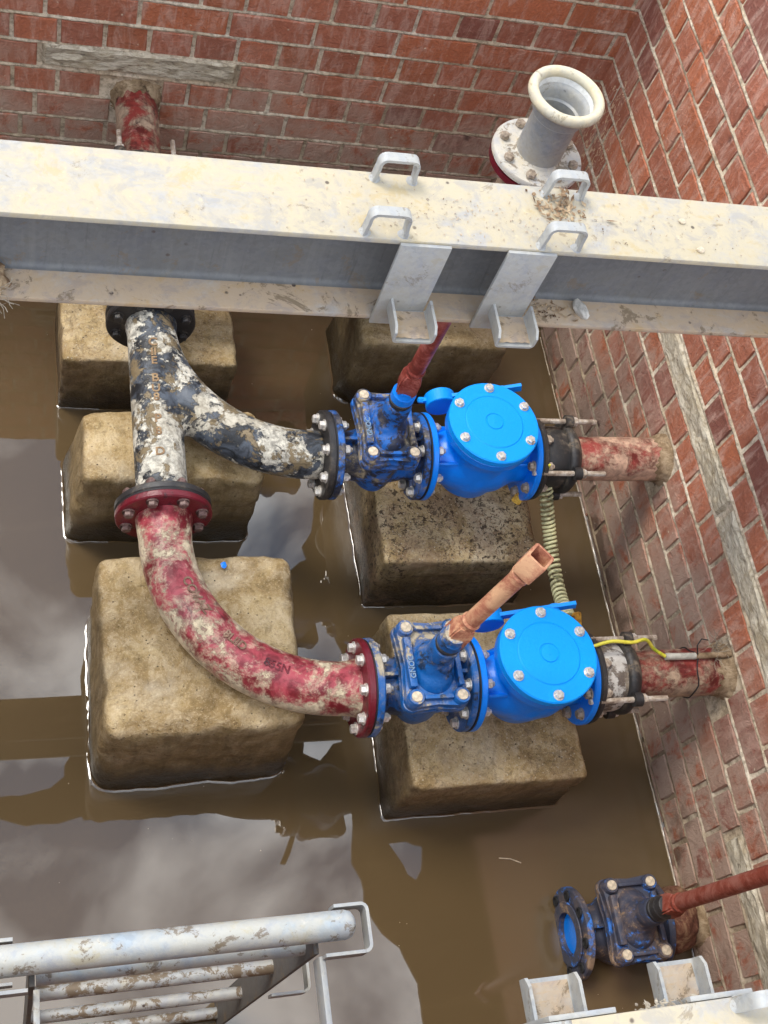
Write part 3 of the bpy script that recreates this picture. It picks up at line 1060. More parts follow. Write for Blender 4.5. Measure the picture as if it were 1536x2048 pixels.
# a true flange face with empty bolt holes
bm = BM()
holes = 8
R0, R1 = .051, .110
seg = 64
ring_lathe(bm, [(-.004, .051), (-.004, .076), (-.0015, .078), (-.0015, .074), (.001, .051)], (0, 0, 0), (1, 0, 0), 64)
new_obj('raised_face', mesh(bm, 'blue_wreck', 40), gv4)
for k in range(8):
    a = pi / 8 + 2 * pi * k / 8
    bm = BM()
    ring_lathe(bm, [(-.003, .0085), (-.003, .0125), (.002, .0125), (.002, .0085)], (0, .092 * cos(a), .092 * sin(a)), (1, 0, 0), 20)
    lathe(bm, [(-.0005, .0085), (.0015, .0085)], (0, .092 * cos(a), .092 * sin(a)), (1, 0, 0), 20)
    new_obj('bolt_hole', mesh(bm, 'rubber', 40), gv4)
new_obj('bore', bore_mesh(), gv4)
for ch in gv4.children:          # the open end: take the core out of this valve's body
    if ch.name.startswith('body'):
        ch.data = ch.data.copy()
        b_ = BM(); b_.from_mesh(ch.data)
        kill = [f for f in b_.faces if f.calc_center_median().x < .05 and math.hypot(f.calc_center_median().y, f.calc_center_median().z) < .0575]
        bmesh.ops.delete(b_, geom=kill, context='FACES')
        b_.to_mesh(ch.data); b_.free()

# ------------------------------------------------------------------ check valve
def cv_body():
    bm = BM()
    lathe(bm, [(.004, .060), (.040, .060), (.085, .080), (.150, .096), (.205, .088), (.250, .066), (FFC - .004, .060)], seg=48)
    lathe(bm, [(-.100, .030), (-.095, .055), (-.072, .082), (-.02, .094), (.03, .090), (.066, .086), (.092, .090), (.110, .100), (.128, .109)], (.148, 0, 0), (0, 0, 1), 48)
    bm = casting(bm, .0045, 8)
    lathe(bm, [(.122, .1125), (.124, .1145), (.143, .1145), (.145, .1125)], (.148, 0, 0), (0, 0, 1), 72)
    for sx, (x0, x1) in enumerate(((.014, .080), (.215, FFC - .014))):
        box(bm, ((x0 + x1) / 2, -.048, .048), (x1 - x0, .008, .022), rot=(radians(45), 0, 0), bev=.002)
        box(bm, ((x0 + x1) / 2, .045, .045), (x1 - x0, .008, .03), rot=(radians(-45), 0, 0), bev=.002)
    # small cast emblem on the near side
    return mesh(bm, 'blue_new', 40)
def cv_cover():
    bm = BM()
    R = .1165
    lathe(bm, [(.147, R - .002), (.149, R), (.165, R), (.168, R - .003), (.1682, .0765), (.1672, .0758), (.1672, .0748), (.1695, .072),
               (.1698, .0245), (.1680, .0235), (.1680, .0215), (.1705, .0200), (.1715, .004), (.1722, .0035), (.1722, .0)], (.148, 0, 0), (0, 0, 1), 96, cap=False)
    bmesh.ops.remove_doubles(bm, verts=bm.verts, dist=1e-5)
    return mesh(bm, 'blue_cover', 25)
def cover_bolt():
    bm = BM()
    lathe(bm, [(0, .0125), (.0018, .0125)], (0, 0, 0), (0, 0, 1), 24)
    hexhead(bm, (0, 0, .0025), (0, 0, 1), .0105, .008)
    lathe(bm, [(-.045, .006), (0, .006)], (0, 0, 0), (0, 0, 1), 10)
    return mesh(bm, 'bolt', 30)
def check_valve(label, loc, ang0):
    t = thing('check_valve', label, 'check valve', loc, 'bright blue check valves')
    new_obj('body', cached('cvb', cv_body), t)
    for x0, x1 in ((0.0018, .019), (FFC - .019, FFC - .0018)):
        new_obj('flange', cached(('cvf', x0), lambda: mesh(flange_bm(x0, x1, .1115), 'blue_new', 40)), t)
    c = new_obj('cover', cached('cvc', cv_cover), t)
    for k in range(6):
        a = ang0 + k * pi / 3
        o = new_obj('bolt', cached('cvbolt', cover_bolt), c, (.148 + .0985 * cos(a), .0985 * sin(a), .1682))
        o.rotation_euler = (0, 0, a * 2.3)
    # counterweight lever behind the cover
    def lever():
        bm = BM()
        sweep(bm, [(.062, .134, .062), (.262, .134, .128)], 0, flat=(.024, .009, (0, 0, 1)))
        lathe(bm, [(0, .013), (.050, .013)], (.215, .092, .108), (0, 1, 0), 20)
        return mesh(bm, 'blue_cover', 30)
    lv = new_obj('lever', cached('lever', lever), t)
    def weight():
        bm = BM()
        lathe(bm, [(0, .037), (.002, .0395), (.034, .0395), (.036, .037)], (.066, .118, .050), (0, 1, 0), 40)
        box(bm, (.026, .136, .052), (.020, .012, .012), bev=.002)
        hexhead(bm, (.018, .136, .052), (-1, 0, 0), .008, .012)
        return mesh(bm, 'blue_cover', 30)
    new_obj('counterweight', cached('weight', weight), t)
    return t
cv1 = check_valve('bright blue swing check valve with round six bolt cover, nearer of the two', (X2, Y1, AX), radians(30))
cv2 = check_valve('bright blue swing check valve with round six bolt cover, farther, next to the beam', (X2 - .010, Y2, AX), radians(28))

# ------------------------------------------------------------------ flange adaptor
def adaptor(label, loc, mats, axis_rot=0, short=1.0, bolts=True):
    t = thing('flange_adaptor', label, 'pipe coupling', loc, 'black flange adaptors clamping the pipe ends', (0, 0, axis_rot))
    bm = flange_bm(.0018, .016, .109)
    new_obj('flange', mesh(bm, mats[0], 40), t)
    bm = BM()
    lathe(bm, [(.010, .074), (.022, .080), (.045, .084), (.070, .084), (.088, .080)], seg=48, jit=.006)
    new_obj('sleeve', mesh(bm, mats[1], 50), t)
    bm = BM()
    lathe(bm, [(.084, .080), (.086, .088), (.092, .093), (.104, .093), (.110, .088), (.120, .078), (.124, .066)], seg=48, jit=.004)
    for k in range(4):
        a = radians(45 + 90 * k + 8)
        lathe(bm, [(.088, .017), (.108, .017)], (0, .103 * cos(a), .103 * sin(a)), (1, 0, 0), 18)
    new_obj('gland_ring', mesh(bm, mats[2], 45), t)
    for k in range(4):
        a = radians(45 + 90 * k + 8)
        bm = BM()
        y, z = .103 * cos(a), .103 * sin(a)
        lathe(bm, [(-.025, .0068), (.176, .0068), (.178, .0055)], (0, y, z), (1, 0, 0), 12)
        hexhead(bm, (.110, y, z), (1, 0, 0), .0128, .013)
        lathe(bm, [(.108, .0145), (.111, .0145)], (0, y, z), (1, 0, 0), 18)
        new_obj('tie_rod', mesh(bm, 'rod', 30), t)
    if bolts:
        bolt_circle(t, -.019, .035, R=.090, n=8, off=0.0, r=.0115, mat='bolt_dirty', only=(1, 2, 3, 4, 5, 6, 7))
    gasket(t, 0, .111)
    return t
ad1 = adaptor('black flange adaptor with chipped white sleeve behind the nearer check valve', (X3, Y1, AX), ('black_fl', 'white_paint', 'bitumen'))
ad2 = adaptor('black tarred flange adaptor behind the farther check valve', (X3 - .010, Y2, AX), ('black_fl', 'bitumen', 'bitumen'))
ad3 = adaptor('flange adaptor hidden behind the beam, two thin tie rod ends showing over it', (XH, 2.245, AX), ('black_fl', 'bitumen', 'bitumen'), axis_rot=radians(90))

# ------------------------------------------------------------------ pipe stubs in the walls
def stub(label, p0, p1, mat, r=.0585, collar=True, seed=0):
    p0, p1 = Vector(p0), Vector(p1)
    t = thing('pipe_stub', label, 'pipe', p1)
    d = (p1 - p0)
    L_ = d.length
    n = 24
    bm = BM()
    u, v, dd = frame_axis(d)
    rings = []
    for i in range(n + 1):
        a = L_ * i / n
        ring = []
        for k in range(48):
            th = 2 * pi * k / 48
            q = p0 + dd * a + (u * cos(th) + v * sin(th)) * r
            rr = r + .0016 * fbm(q + Vector((seed, 0, 0)), 30, 3)
            ring.append(bm.verts.new(p0 + dd * a + (u * cos(th) + v * sin(th)) * rr - p1))
        rings.append(ring)
    for A, B in zip(rings, rings[1:]):
        for k in range(48):
            bm.faces.new((A[k], A[(k + 1) % 48], B[(k + 1) % 48], B[k]))
    bm.faces.new(rings[0][::-1]); bm.faces.new(rings[-1])
    new_obj('pipe', mesh(bm, mat, 60), t)
    if collar:
        bm = BM()
        rings = []
        for (a, rr) in ((-.042, r + .0008), (-.030, r + .0025), (-.020, r + .004), (-.010, r + .010), (-.003, r + .018), (.002, r + .034)):
            ring = []
            for k in range(64):
                th = 2 * pi * k / 64
                e = u * cos(th) + v * sin(th)
                w = fbm(e * 1.7 + Vector((seed, a * 40, 0)), 2.6, 4)
                ring.append(bm.verts.new(dd * (a + .018 * w * (1 if a < 0 else 0)) + e * (rr + (.016 * w if rr > r + .004 else .0012 * w))))
            rings.append(ring)
        for A, B in zip(rings, rings[1:]):
            for k in range(64):
                bm.faces.new((A[k], A[(k + 1) % 64], B[(k + 1) % 64], B[k]))
        new_obj('mortar_collar', mesh(bm, 'clay', 60), t)
    return t
st1 = stub('short red pipe stained brown with wire along it, entering the wall nearer the camera', (X3 + .03, Y1, AX), (XW + .01, Y1, AX), 'red_stub', seed=1)
st2 = stub('plain dusty red pipe entering the right wall behind the farther check valve', (X3 + .02, Y2, AX), (XW + .01, Y2, AX), 'red_stub2', seed=2, collar=True)
st3 = stub('red pipe entering the back wall under the stone lintel', (XH, 2.27, AX), (XH, YB + .01, AX), 'red_stub', seed=3)
MAT['rustletter_'] = mk_rust('dark rusty silt', (.05, .018, .012), (.13, .05, .03), (.26, .16, .09), .85, 5)
st4 = stub('mud caked stub between the half sunk valve and the wall', (1.54, .348, .035), (XW + .01, .348, .035), 'rustletter_', r=.062, seed=5)

# ------------------------------------------------------------------ bends and tee
def arc_pts(cx, cy, R, a0, a1, n, z=AX):
    return [(cx + R * cos(radians(a0 + (a1 - a0) * i / n)), cy + R * sin(radians(a0 + (a1 - a0) * i / n)), z) for i in range(n + 1)]
def on_bend(c, R, r, s, across, h, zc=AX, turn=1):
    """point on the upper side of a quarter bend: s angle (deg), across: offset from the crown"""
    cx, cy = c
    a = radians(s)
    ph = across / r
    rad = R - (r + h) * sin(ph)
    return Vector((cx + rad * cos(a), cy + rad * sin(a), zc + (r + h) * cos(ph)))
# red bend: from the header flange (y = 1.318, heading -y) to the nearer gate valve
YA = 1.318
RB = .375
bend_c = (XH + RB, Y1 + RB)
t = thing('pipe_bend', 'long red pipe bend with peeling beige mud lying over the largest block', 'pipe bend', (XH, Y1, AX))
pts = [(XH, YA - .018, AX)] + arc_pts(bend_c[0], bend_c[1], RB, 180, 270, 40) + [(X1 - .018, Y1, AX)]
bm = BM()
sweep(bm, pts, [.066 if i in (0, len(pts) - 1) else .0605 for i in range(len(pts))], seg=48)
bmesh.ops.translate(bm, verts=bm.verts, vec=-Vector(t.location))
new_obj('pipe', mesh(bm, 'red_bend', 60), t)
bm = flange_bm(-.020, -.0018)
bmesh.ops.translate(bm, verts=bm.verts, vec=Vector((X1 - XH, 0, 0)))
new_obj('flange', mesh(bm, 'red_fl', 40), t)
bm = flange_bm(-.020, -.0018)
bmesh.ops.rotate(bm, verts=bm.verts, matrix=Matrix.Rotation(radians(90), 3, 'Z'))
bmesh.ops.translate(bm, verts=bm.verts, vec=Vector((0, YA - Y1, 0)))
new_obj('flange', mesh(bm, 'red_fl', 40), t)
e = thing('x', '', '', (0, 0, 0)); COL.objects.unlink(e); bpy.data.objects.remove(e)
me = bolt_mesh('b', .040, .0115, True, .002, 'bolt_dark')
for k in range(8):
    a = pi / 8 + 2 * pi * k / 8
    o = new_obj('bolt', me, t, (.090 * cos(a), YA - Y1 - .020, .090 * sin(a)))
    o.rotation_euler = (0, 0, radians(90))
# cast lettering round the bend
def bend_text(s, a_mid, size, across, parent, mat, c, R, r, flip=1, zc=AX, h0=.0006, ext=.0012):
    b = text_bm(s, size, ext)
    for v in b.verts:
        x, y, z = v.co
        p = on_bend(c, R, r, a_mid + math.degrees(x / R), across + y, h0 + z, zc)
        v.co = p - Vector(parent.location)
    return new_obj('cast_lettering', mesh(b, mat, 30), parent)
bend_text('COVAZ', 207, .029, .010, t, 'brown_letter', bend_c, RB, .0605, ext=.002)
bend_text('8LIID', 228, .026, .004, t, 'brown_letter', bend_c, RB, .0605, ext=.002)
bend_text('855N', 244.5, .026, .000, t, 'red_fl', bend_c, RB, .0605)

# grey forked pipe
YT = 1.868
tee = thing('forked_pipe', 'grey and white flaking forked pipe on its block, joining beam side and red bend', 'pipe', (XH, YA, AX))
RT = YT - .02 - Y2
tc_ = (XH + RT, Y2 + RT)
bm = BM()
lathe(bm, [(.018, .066), (.05, .0605), (YT - YA - .05, .0605), (YT - YA - .018, .066)], (XH, YA, AX), (0, 1, 0), 48)
pp = arc_pts(tc_[0], tc_[1], RT, 176, 270, 36) + [(X1 - .010 - .018, Y2, AX)]
sweep(bm, pp, .0605, seg=40)
# web of metal in the crotch
for i in range(9):
    f = i / 8
    y = Y2 + .10 + f * .13
    bx = tc_[0] + RT * cos(radians(200 + f * -10))
    lathe(bm, [(0, .040), (.05 + .04 * (1 - f), .030)], (XH + .02, y, AX), (1, -.25, 0), 20)
bm = casting(bm, .005, 8)
bmesh.ops.translate(bm, verts=bm.verts, vec=-Vector(tee.location))
new_obj('pipe', mesh(bm, 'tee', 60), tee)
for y0, lab in ((0.0018, None), (YT - YA - .020, None)):
    bm = flange_bm(0, .018)
    bmesh.ops.rotate(bm, verts=bm.verts, matrix=Matrix.Rotation(radians(90), 3, 'Z'))
    bmesh.ops.translate(bm, verts=bm.verts, vec=Vector((0, y0, 0)))
    new_obj('flange', mesh(bm, 'black_fl', 40), tee)
bm = flange_bm(-.020, -.0018)
bmesh.ops.translate(bm, verts=bm.verts, vec=Vector((X1 - .010 - XH, Y2 - YA, 0)))
new_obj('flange', mesh(bm, 'black_fl', 40), tee)
me = bolt_mesh('b', .040, .0115, True, .006, 'black_fl')
for k in range(8):
    a = pi / 8 + 2 * pi * k / 8
    o = new_obj('bolt', me, tee, (.090 * cos(a), YT - YA - .020, .090 * sin(a)))
    o.rotation_euler = (0, 0, radians(90))
bm = BM()
lathe(bm, [(-.0018, .1085), (.0018, .1085)], (0, 0, 0), (0, 1, 0), 48)
new_obj('gasket', mesh(bm, 'rubber', 30), tee)
def flat_text(s, size, at, rot, parent, mat, r=.0605):
    b = text_bm(s, size, .0014)
    for v in b.verts:
        x, y, z = v.co
        # letters wrap round a pipe running along y
        th = x / r
        v.co = Vector((at[0] + (r + z) * sin(th + rot), at[1] + y, (r + z) * cos(th + rot)))
    return new_obj('cast_lettering', mesh(b, mat, 30), parent)
MAT['rustletter'] = mk_rust("brown rusted lettering", (.09, .05, .025), (.24, .15, .08), (.33, .23, .13), .8, 2)
for ch, y, sz in (('C', .435, .032), ('II', .405, .030), ('E', .380, .030), ('B', .330, .032), ('U', .300, .030), ('8', .275, .030), ('P', .215, .032), ('8', .180, .030), ('D', .125, .030)):
    flat_text(ch, sz, (0, y), radians(-6), tee, 'rustletter')

# hidden header between the fork and the back wall
t = thing('header_pipe', 'dark header pipe with a side branch, hidden under the far beam', 'pipe', (XH, YT, AX))
bm = BM()
lathe(bm, [(.0018, .060), (2.245 - YT - .002, .060)], (0, 0, 0), (0, 1, 0), 40)
lathe(bm, [(0, .060), (X1 - .003 - XH - .018, .060)], (0, Y3 - YT, 0), (1, 0, 0), 40)
new_obj('pipe', mesh(bm, 'black_fl', 60), t)
for a0, v_ in ((0, None), (2.245 - YT - .020, None)):
    bm = flange_bm(.0018, .018)
    bmesh.ops.rotate(bm, verts=bm.verts, matrix=Matrix.Rotation(radians(90), 3, 'Z'))
    bmesh.ops.translate(bm, verts=bm.verts, vec=Vector((0, a0, 0)))
    new_obj('flange', mesh(bm, 'black_fl', 40), t)
bm = flange_bm(-.020, -.0018)
bmesh.ops.translate(bm, verts=bm.verts, vec=Vector((X1 - .003 - XH, Y3 - YT, 0)))
new_obj('flange', mesh(bm, 'black_fl', 40), t)

# riser bend and riser
RXc, RYc, RZf = 1.232, Y3 - .008, .965
t = thing('riser_bend', 'red duckfoot bend under the upright galvanised riser', 'pipe bend', (X2 - .003, Y3, AX))
bm = BM()
x_end = RXc - (X2 - .003)
Rr = .19
pts = [(.018, 0, 0)] + [(x_end - Rr + Rr * sin(radians(a)), 0, Rr - Rr * cos(radians(a))) for a in range(0, 91, 6)] + [(x_end, -.008, RZf - AX - .036)]
sweep(bm, pts, .060, seg=40)
new_obj('pipe', mesh(bm, 'red_stub', 60), t)
new_obj('flange', mesh(flange_bm(.0018, .019), 'red_fl', 40), t)
bm = BM()
lathe(bm, [(0, .114), (.017, .114)], (x_end, -.008, RZf - AX - .038), (0, 0, 1), 56)
new_obj('flange', mesh(bm, 'red_fl', 40), t)

t = thing('riser_pipe', 'upright galvanised pipe with cream bell mouth, bolted to a flange behind the beam', 'pipe', (RXc, RYc, RZf))
bm = BM()
ring_lathe(bm, [(-.017, .050), (-.017, .113), (-.015, .1155), (-.003, .1155), (0, .113), (0, .050)], (0, 0, 0), (0, 0, 1), 72)
new_obj('flange', mesh(bm, 'galv_riser', 40), t)
bm = BM()
ring_lathe(bm, [(-.01, .0575), (.145, .0575), (.155, .062), (.164, .074), (.172, .081), (.180, .081), (.180, .074), (.166, .071), (.150, .066), (.125, .0635), (.118, .0515), (-.01, .0515)], (0, 0, 0), (0, 0, 1), 64)
lathe(bm, [(-.012, .0515), (-.008, .0515)], (0, 0, 0), (0, 0, 1), 40)
new_obj('tube', mesh(bm, 'galv', 40), t)
bm = BM()
ring_lathe(bm, [(.178 + .0145 * sin(2 * pi * k / 16), .0820 + .0125 * cos(2 * pi * k / 16)) for k in range(16)], (0, 0, 0), (0, 0, 1), 72)
new_obj('bell_rim', mesh(bm, 'cream_rim', 60), t)
bm = BM()
ring_lathe(bm, [(.176, .0735), (.164, .0705), (.149, .0655), (.124, .0630), (.124, .0620), (.149, .0640), (.164, .069), (.176, .0725)], (0, 0, 0), (0, 0, 1), 64)
new_obj('lining', mesh(bm, 'white_lining', 60), t)
bm = BM()
ring_lathe(bm, [(0, .056), (0, .062), (.006, .0575)], (0, 0, 0), (0, 0, 1), 48)
new_obj('weld', mesh(bm, 'galv_riser', 60), t)
me = bolt_mesh('b', .036, .0125, False, .008, 'bolt_dirty')
for k in range(8):
    a = radians(20) + 2 * pi * k / 8
    o = new_obj('bolt', me, t, (.091 * cos(a), .091 * sin(a), 0))
    o.rotation_euler = (0, radians(90), a * 1.7)

# ------------------------------------------------------------------ spindles
def spindle(label, base, top, mat, coupling=True, r=.0185, cut=False):
    base, top = Vector(base), Vector(top)
    t = thing('extension_spindle', label, 'spindle', base, 'red extension spindles standing on the valves')
    u, v, d = frame_axis(top - base)
    L_ = (top - base).length
    # lower square socket
    bm = BM()
    lathe(bm, [(-.006, .030), (.0, .033), (.050, .032), (.066, .024)], (0, 0, 0), d, 4, start=.5)
    bmesh.ops.bevel(bm, geom=list(bm.edges), offset=.004, segments=2, affect='EDGES')
    new_obj('socket', mesh(bm, mat, 40), t)
    bm = BM()
    lathe(bm, [(.045, r), (L_ - .07, r)], (0, 0, 0), d, 28)
    ring_lathe(bm, [(L_ - .072, r - .004), (L_ - .080, r + .0015), (L_ - .070, r + .002), (L_ - .066, r - .003)], (0, 0, 0), d, 28)
    lathe(bm, [(.075, r + .0025), (.078, r + .0035), (.083, r + .0005)], (0, 0, 0), d, 24)
    new_obj('shaft', mesh(bm, mat, 40), t)
    if coupling:
        bm = BM()
        w = .0235
        def sq(a, half, rc):
            return [bm.verts.new(d * a + u2 * x + v2 * y) for x, y in rrect(2 * half, 2 * half, rc, 3)]
        ca, sa = cos(.75), sin(.75)
        u2, v2 = u * ca + v * sa, v * ca - u * sa
        rr_ = [sq(L_ - .066, w * .66, .008), sq(L_ - .056, w * .98, .006), sq(L_ - .002, w, .005), sq(L_, w - .001, .005),
               sq(L_, w - .0055, .003), sq(L_ - .048, w - .006, .003)]
        for A, B in zip(rr_, rr_[1:]):
            for k in range(len(A)):
                bm.faces.new((A[k], A[(k + 1) % len(A)], B[(k + 1) % len(A)], B[k]))
        bm.faces.new(rr_[0][::-1]); bm.faces.new(rr_[-1])
        lathe(bm, [(L_ - .080, r - .002), (L_ - .060, r - .002)], (0, 0, 0), d, 20)
        new_obj('coupling', mesh(bm, mat, 35), t)
    return t
sp1 = spindle('pale orange rusted spindle leaning from the nearer gate valve, square socket open on top', (X1 + FFG / 2 + .002, Y1 + .002, .722), (.957, .900, 1.045), 'spindle_rust')
sp2 = spindle('dark red spindle rising from the farther gate valve to behind the beam', (X1 - .010 + FFG / 2, Y2 + .002, .752), (.862, 1.452, 1.16), 'spindle_red')
sp3 = spindle('brick red spindle rising from the half sunk valve to the right edge', (1.318 + FFG / 2 + .003, .345, .322), (1.442, .318, .95), 'spindle_red2')

# ------------------------------------------------------------------ beams
def ibeam(label, y0, facing, y_in):
    """y0: the edge toward the middle of the pit; facing: +1/-1 the way that edge looks"""
    W, Hh, tf, tw = .152, .220, .012, .009
    zt = 1.42
    ym = y0 - facing * W / 2
    t = thing('steel_beam', label, 'steel beam', (0, ym, zt - Hh), 'galvanised steel beams spanning the pit')
    xa, xb = XL - .25, XW + .14
    def part(name, c, s, mat, n=0):
        bm = BM()
        box(bm, (c[0], c[1] - ym, c[2] - (zt - Hh)), s, bev=.0022)
        return new_obj(name, mesh(bm, mat, 35), t)
    xm, xl = (xa + xb) / 2, xb - xa
    part('top_flange', (xm, ym, zt - tf / 2), (xl, W, tf), 'galv_top')
    part('bottom_flange', (xm, ym, zt - Hh + tf / 2), (xl, W, tf), 'galv_low')
    bm = BM()
    # web with its root fillets
    pr = []
    rf = .011
    hw = tw / 2
    for k in range(6):
        a = radians(90 * k / 5)
        pr.append((hw + rf - rf * sin(a), Hh - tf - rf + rf * (1 - cos(a)) * 1))
    side = [(hw + rf * (1 - sin(radians(18 * k))), Hh - tf - rf * (1 - cos(radians(18 * k)))) for k in range(6)]
    side2 = [(hw + rf * (1 - sin(radians(90 - 18 * k))), tf + rf * (1 - cos(radians(90 - 18 * k)))) for k in range(6)]
    prof = side + side2
    outline = [(y, z) for y, z in prof] + [(-y, z) for y, z in reversed(prof)]
    A = [bm.verts.new((xa + .001, y, z)) for y, z in outline]
    B = [bm.verts.new((xb - .001, y, z)) for y, z in outline]
    n = len(outline)
    for k in range(n):
        bm.faces.new((A[k], A[(k + 1) % n], B[(k + 1) % n], B[k]))
    new_obj('web', mesh(bm, 'galv_web', 50), t)
    # lifting handles
    for hx, hy in ((.642, .137), (.607, .013), (.967, .134), (.932, .010)):
        bm = BM()
        w, h = .068, .052
        pth = [(-w / 2 - .003, 0, .0), (-w / 2, 0, h * .55)]
        for k in range(5):
            a = radians(180 - 90 * k / 4)
            pth.append((-w / 2 + .012 + .012 * cos(a), 0, h - .012 + .012 * sin(a)))
        for k in range(5):
            a = radians(90 - 90 * k / 4)
            pth.append((w / 2 - .012 + .012 * cos(a), 0, h - .012 + .012 * sin(a)))
        pth += [(w / 2, 0, h * .55), (w / 2 + .003, 0, 0)]
        sweep(bm, pth, 0, flat=(.006, .020, (0, 1, 0)) if False else (.020, .006, (0, 1, 0)))
        for sx in (-1, 1):
            lathe(bm, [(0, .011), (.004, .008), (.007, .005)], (sx * w / 2, 0, 0), (0, 0, 1), 12, jit=.1)
        new_obj('handle', mesh(bm, 'galv', 50), t, (hx, y0 - facing * hy - ym, Hh))
    for bx in (.682, .882):
        bm = BM()
        box(bm, (0, 0, 0), (.093, .007, .218), bev=.001)
        br = new_obj('bracket', mesh(bm, 'galv', 35), t, (bx, (y0 + facing * .0045) - ym, Hh / 2 - .003))
        # tray: a short channel open at the top and at the outer end
        bm = BM()
        TX = .015 if facing < 0 else .034
        w, L_, hh, th, r = .080, (.074 if facing < 0 else .064), .038, .005, .010
        prof = []
        def U(inset):
            p = [(-w / 2 + inset, hh)]
            rr = r - inset
            for k in range(5):
                a = radians(180 + 90 * k / 4)
                p.append((-w / 2 + r + rr * cos(a), r + rr * sin(a)))
            for k in range(5):
                a = radians(270 + 90 * k / 4)
                p.append((w / 2 - r + rr * cos(a), r + rr * sin(a)))
            p.append((w / 2 - inset, hh))
            return p
        uo, ui = U(0), U(th)
        rows = []
        for y, cut in ((.0035, 0), (L_ - .012, 0), (L_, .010)):
            f = lambda P: [(x, min(z, hh - cut)) for x, z in P]
            rows.append([bm.verts.new((x, facing * y, z)) for x, z in f(uo) + f(ui)[::-1]])
        n = len(rows[0])
        for A, B in zip(rows, rows[1:]):
            for k in range(n):
                bm.faces.new((A[k], A[(k + 1) % n], B[(k + 1) % n], B[k]))
        m_ = n // 2
        for R_ in (rows[0], rows[-1]):
            for k in range(m_ - 1):
                bm.faces.new((R_[k], R_[k + 1], R_[n - 2 - k], R_[n - 1 - k]))
        # silt on the tray floor
        new_obj('tray', mesh(bm, 'galv', 40), br, (TX, 0, -.072))
        bm = BM()
        g = []
        for i in range(12):
            row = []
            for k in range(10):
                x = -w / 2 + .007 + (w - .014) * i / 11
                y = .006 + (L_ - .012) * k / 9
                row.append(bm.verts.new((x, facing * y, .0055 + .003 * abs(fbm((x, y, bx + y0), 60, 2)) + .004 * (k / 9 if facing < 0 else 1 - k / 9) * random.random())))
            g.append(row)
        for i in range(11):
            for k in range(9):
                bm.faces.new((g[i][k], g[i + 1][k], g[i + 1][k + 1], g[i][k + 1]))
        new_obj('tray_silt', mesh(bm, 'galv_low', 60), br, (TX, 0, -.072))
    return t
YBM = 1.320
beam1 = ibeam('dusty galvanised steel beam crossing the whole picture above the pipes', YBM, -1, 0)
beam2 = ibeam('near galvanised steel beam, only two tray brackets and its edge at the lower right', .079, +1, 0)
# stepped plates along the near beam's edge
bm = BM()
box(bm, (.560, .0935 - .009, .205), (.17, .016, .012), bev=.002)
box(bm, (.885, .0935 - .009, .205), (.165, .016, .012), bev=.002)
new_obj('edge_plate', mesh(bm, 'galv_top', 40), beam2, (0, .085 - (.085 - .076) - .0 + .0, 0)) if False else None
bm.free() if bm.is_valid else None

# ------------------------------------------------------------------ ladder
t = thing('ladder', 'galvanised ladder with a thick top tube at the lower left', 'ladder', (.24, .274, -.2))
def lobj(name, bm, mat, sm=40):
    bmesh.ops.translate(bm, verts=bm.verts, vec=-Vector(t.location))
    return new_obj(name, mesh(bm, mat, sm), t)
ZL = 1.06
bm = BM(); lathe(bm, [(0, .0222), (.704, .0222), (.714, .019), (.720, .010)], (-.22, .274, ZL), (1, 0, 0), 32); lobj('top_tube', bm, 'galv_tube')
bm = BM(); lathe(bm, [(0, .0135), (.405, .0135)], (.035, .262, .965), (1, 0, 0), 24); lobj('rung', bm, 'galv_tube')
for z in (.70, .36, .02):
    bm = BM(); lathe(bm, [(0, .0125), (.405, .0125)], (.035, .270, z), (1, 0, 0), 24); lobj('rung', bm, 'galv_rung')
for x in (.028, .444):
    bm = BM(); box(bm, (x, .270, .43), (.008, .060, 1.20), bev=.001); lobj('stringer', bm, 'galv_dark')
    bm = BM(); box(bm, (x + .006, -.045, ZL - .045), (.009, .56, .045), bev=.001); lobj('standoff', bm, 'galv')
    for zz in (ZL - .012, .60):
        s = 1 if x > .2 else -1
        bm = BM()
        x0 = x + .006 * s
        w = .072
        pth = [(x0, .232, zz), (x0 + s * (w - .010), .232, zz)]
        for k in range(5):
            a = radians(-90 + 90 * k / 4)
            pth.append((x0 + s * (w - .010 + .010 * cos(a)), .242 + .010 * sin(a), zz))
        for k in range(5):
            a = radians(90 * k / 4)
            pth.append((x0 + s * (w - .010 + .010 * cos(a)), .292 + .010 * sin(a), zz))
        pth += [(x0 + s * .02, .302, zz)]
        sweep(bm, pth, 0, flat=(.035, .005, (0, 0, 1)))
        lobj('bracket', bm, 'galv')

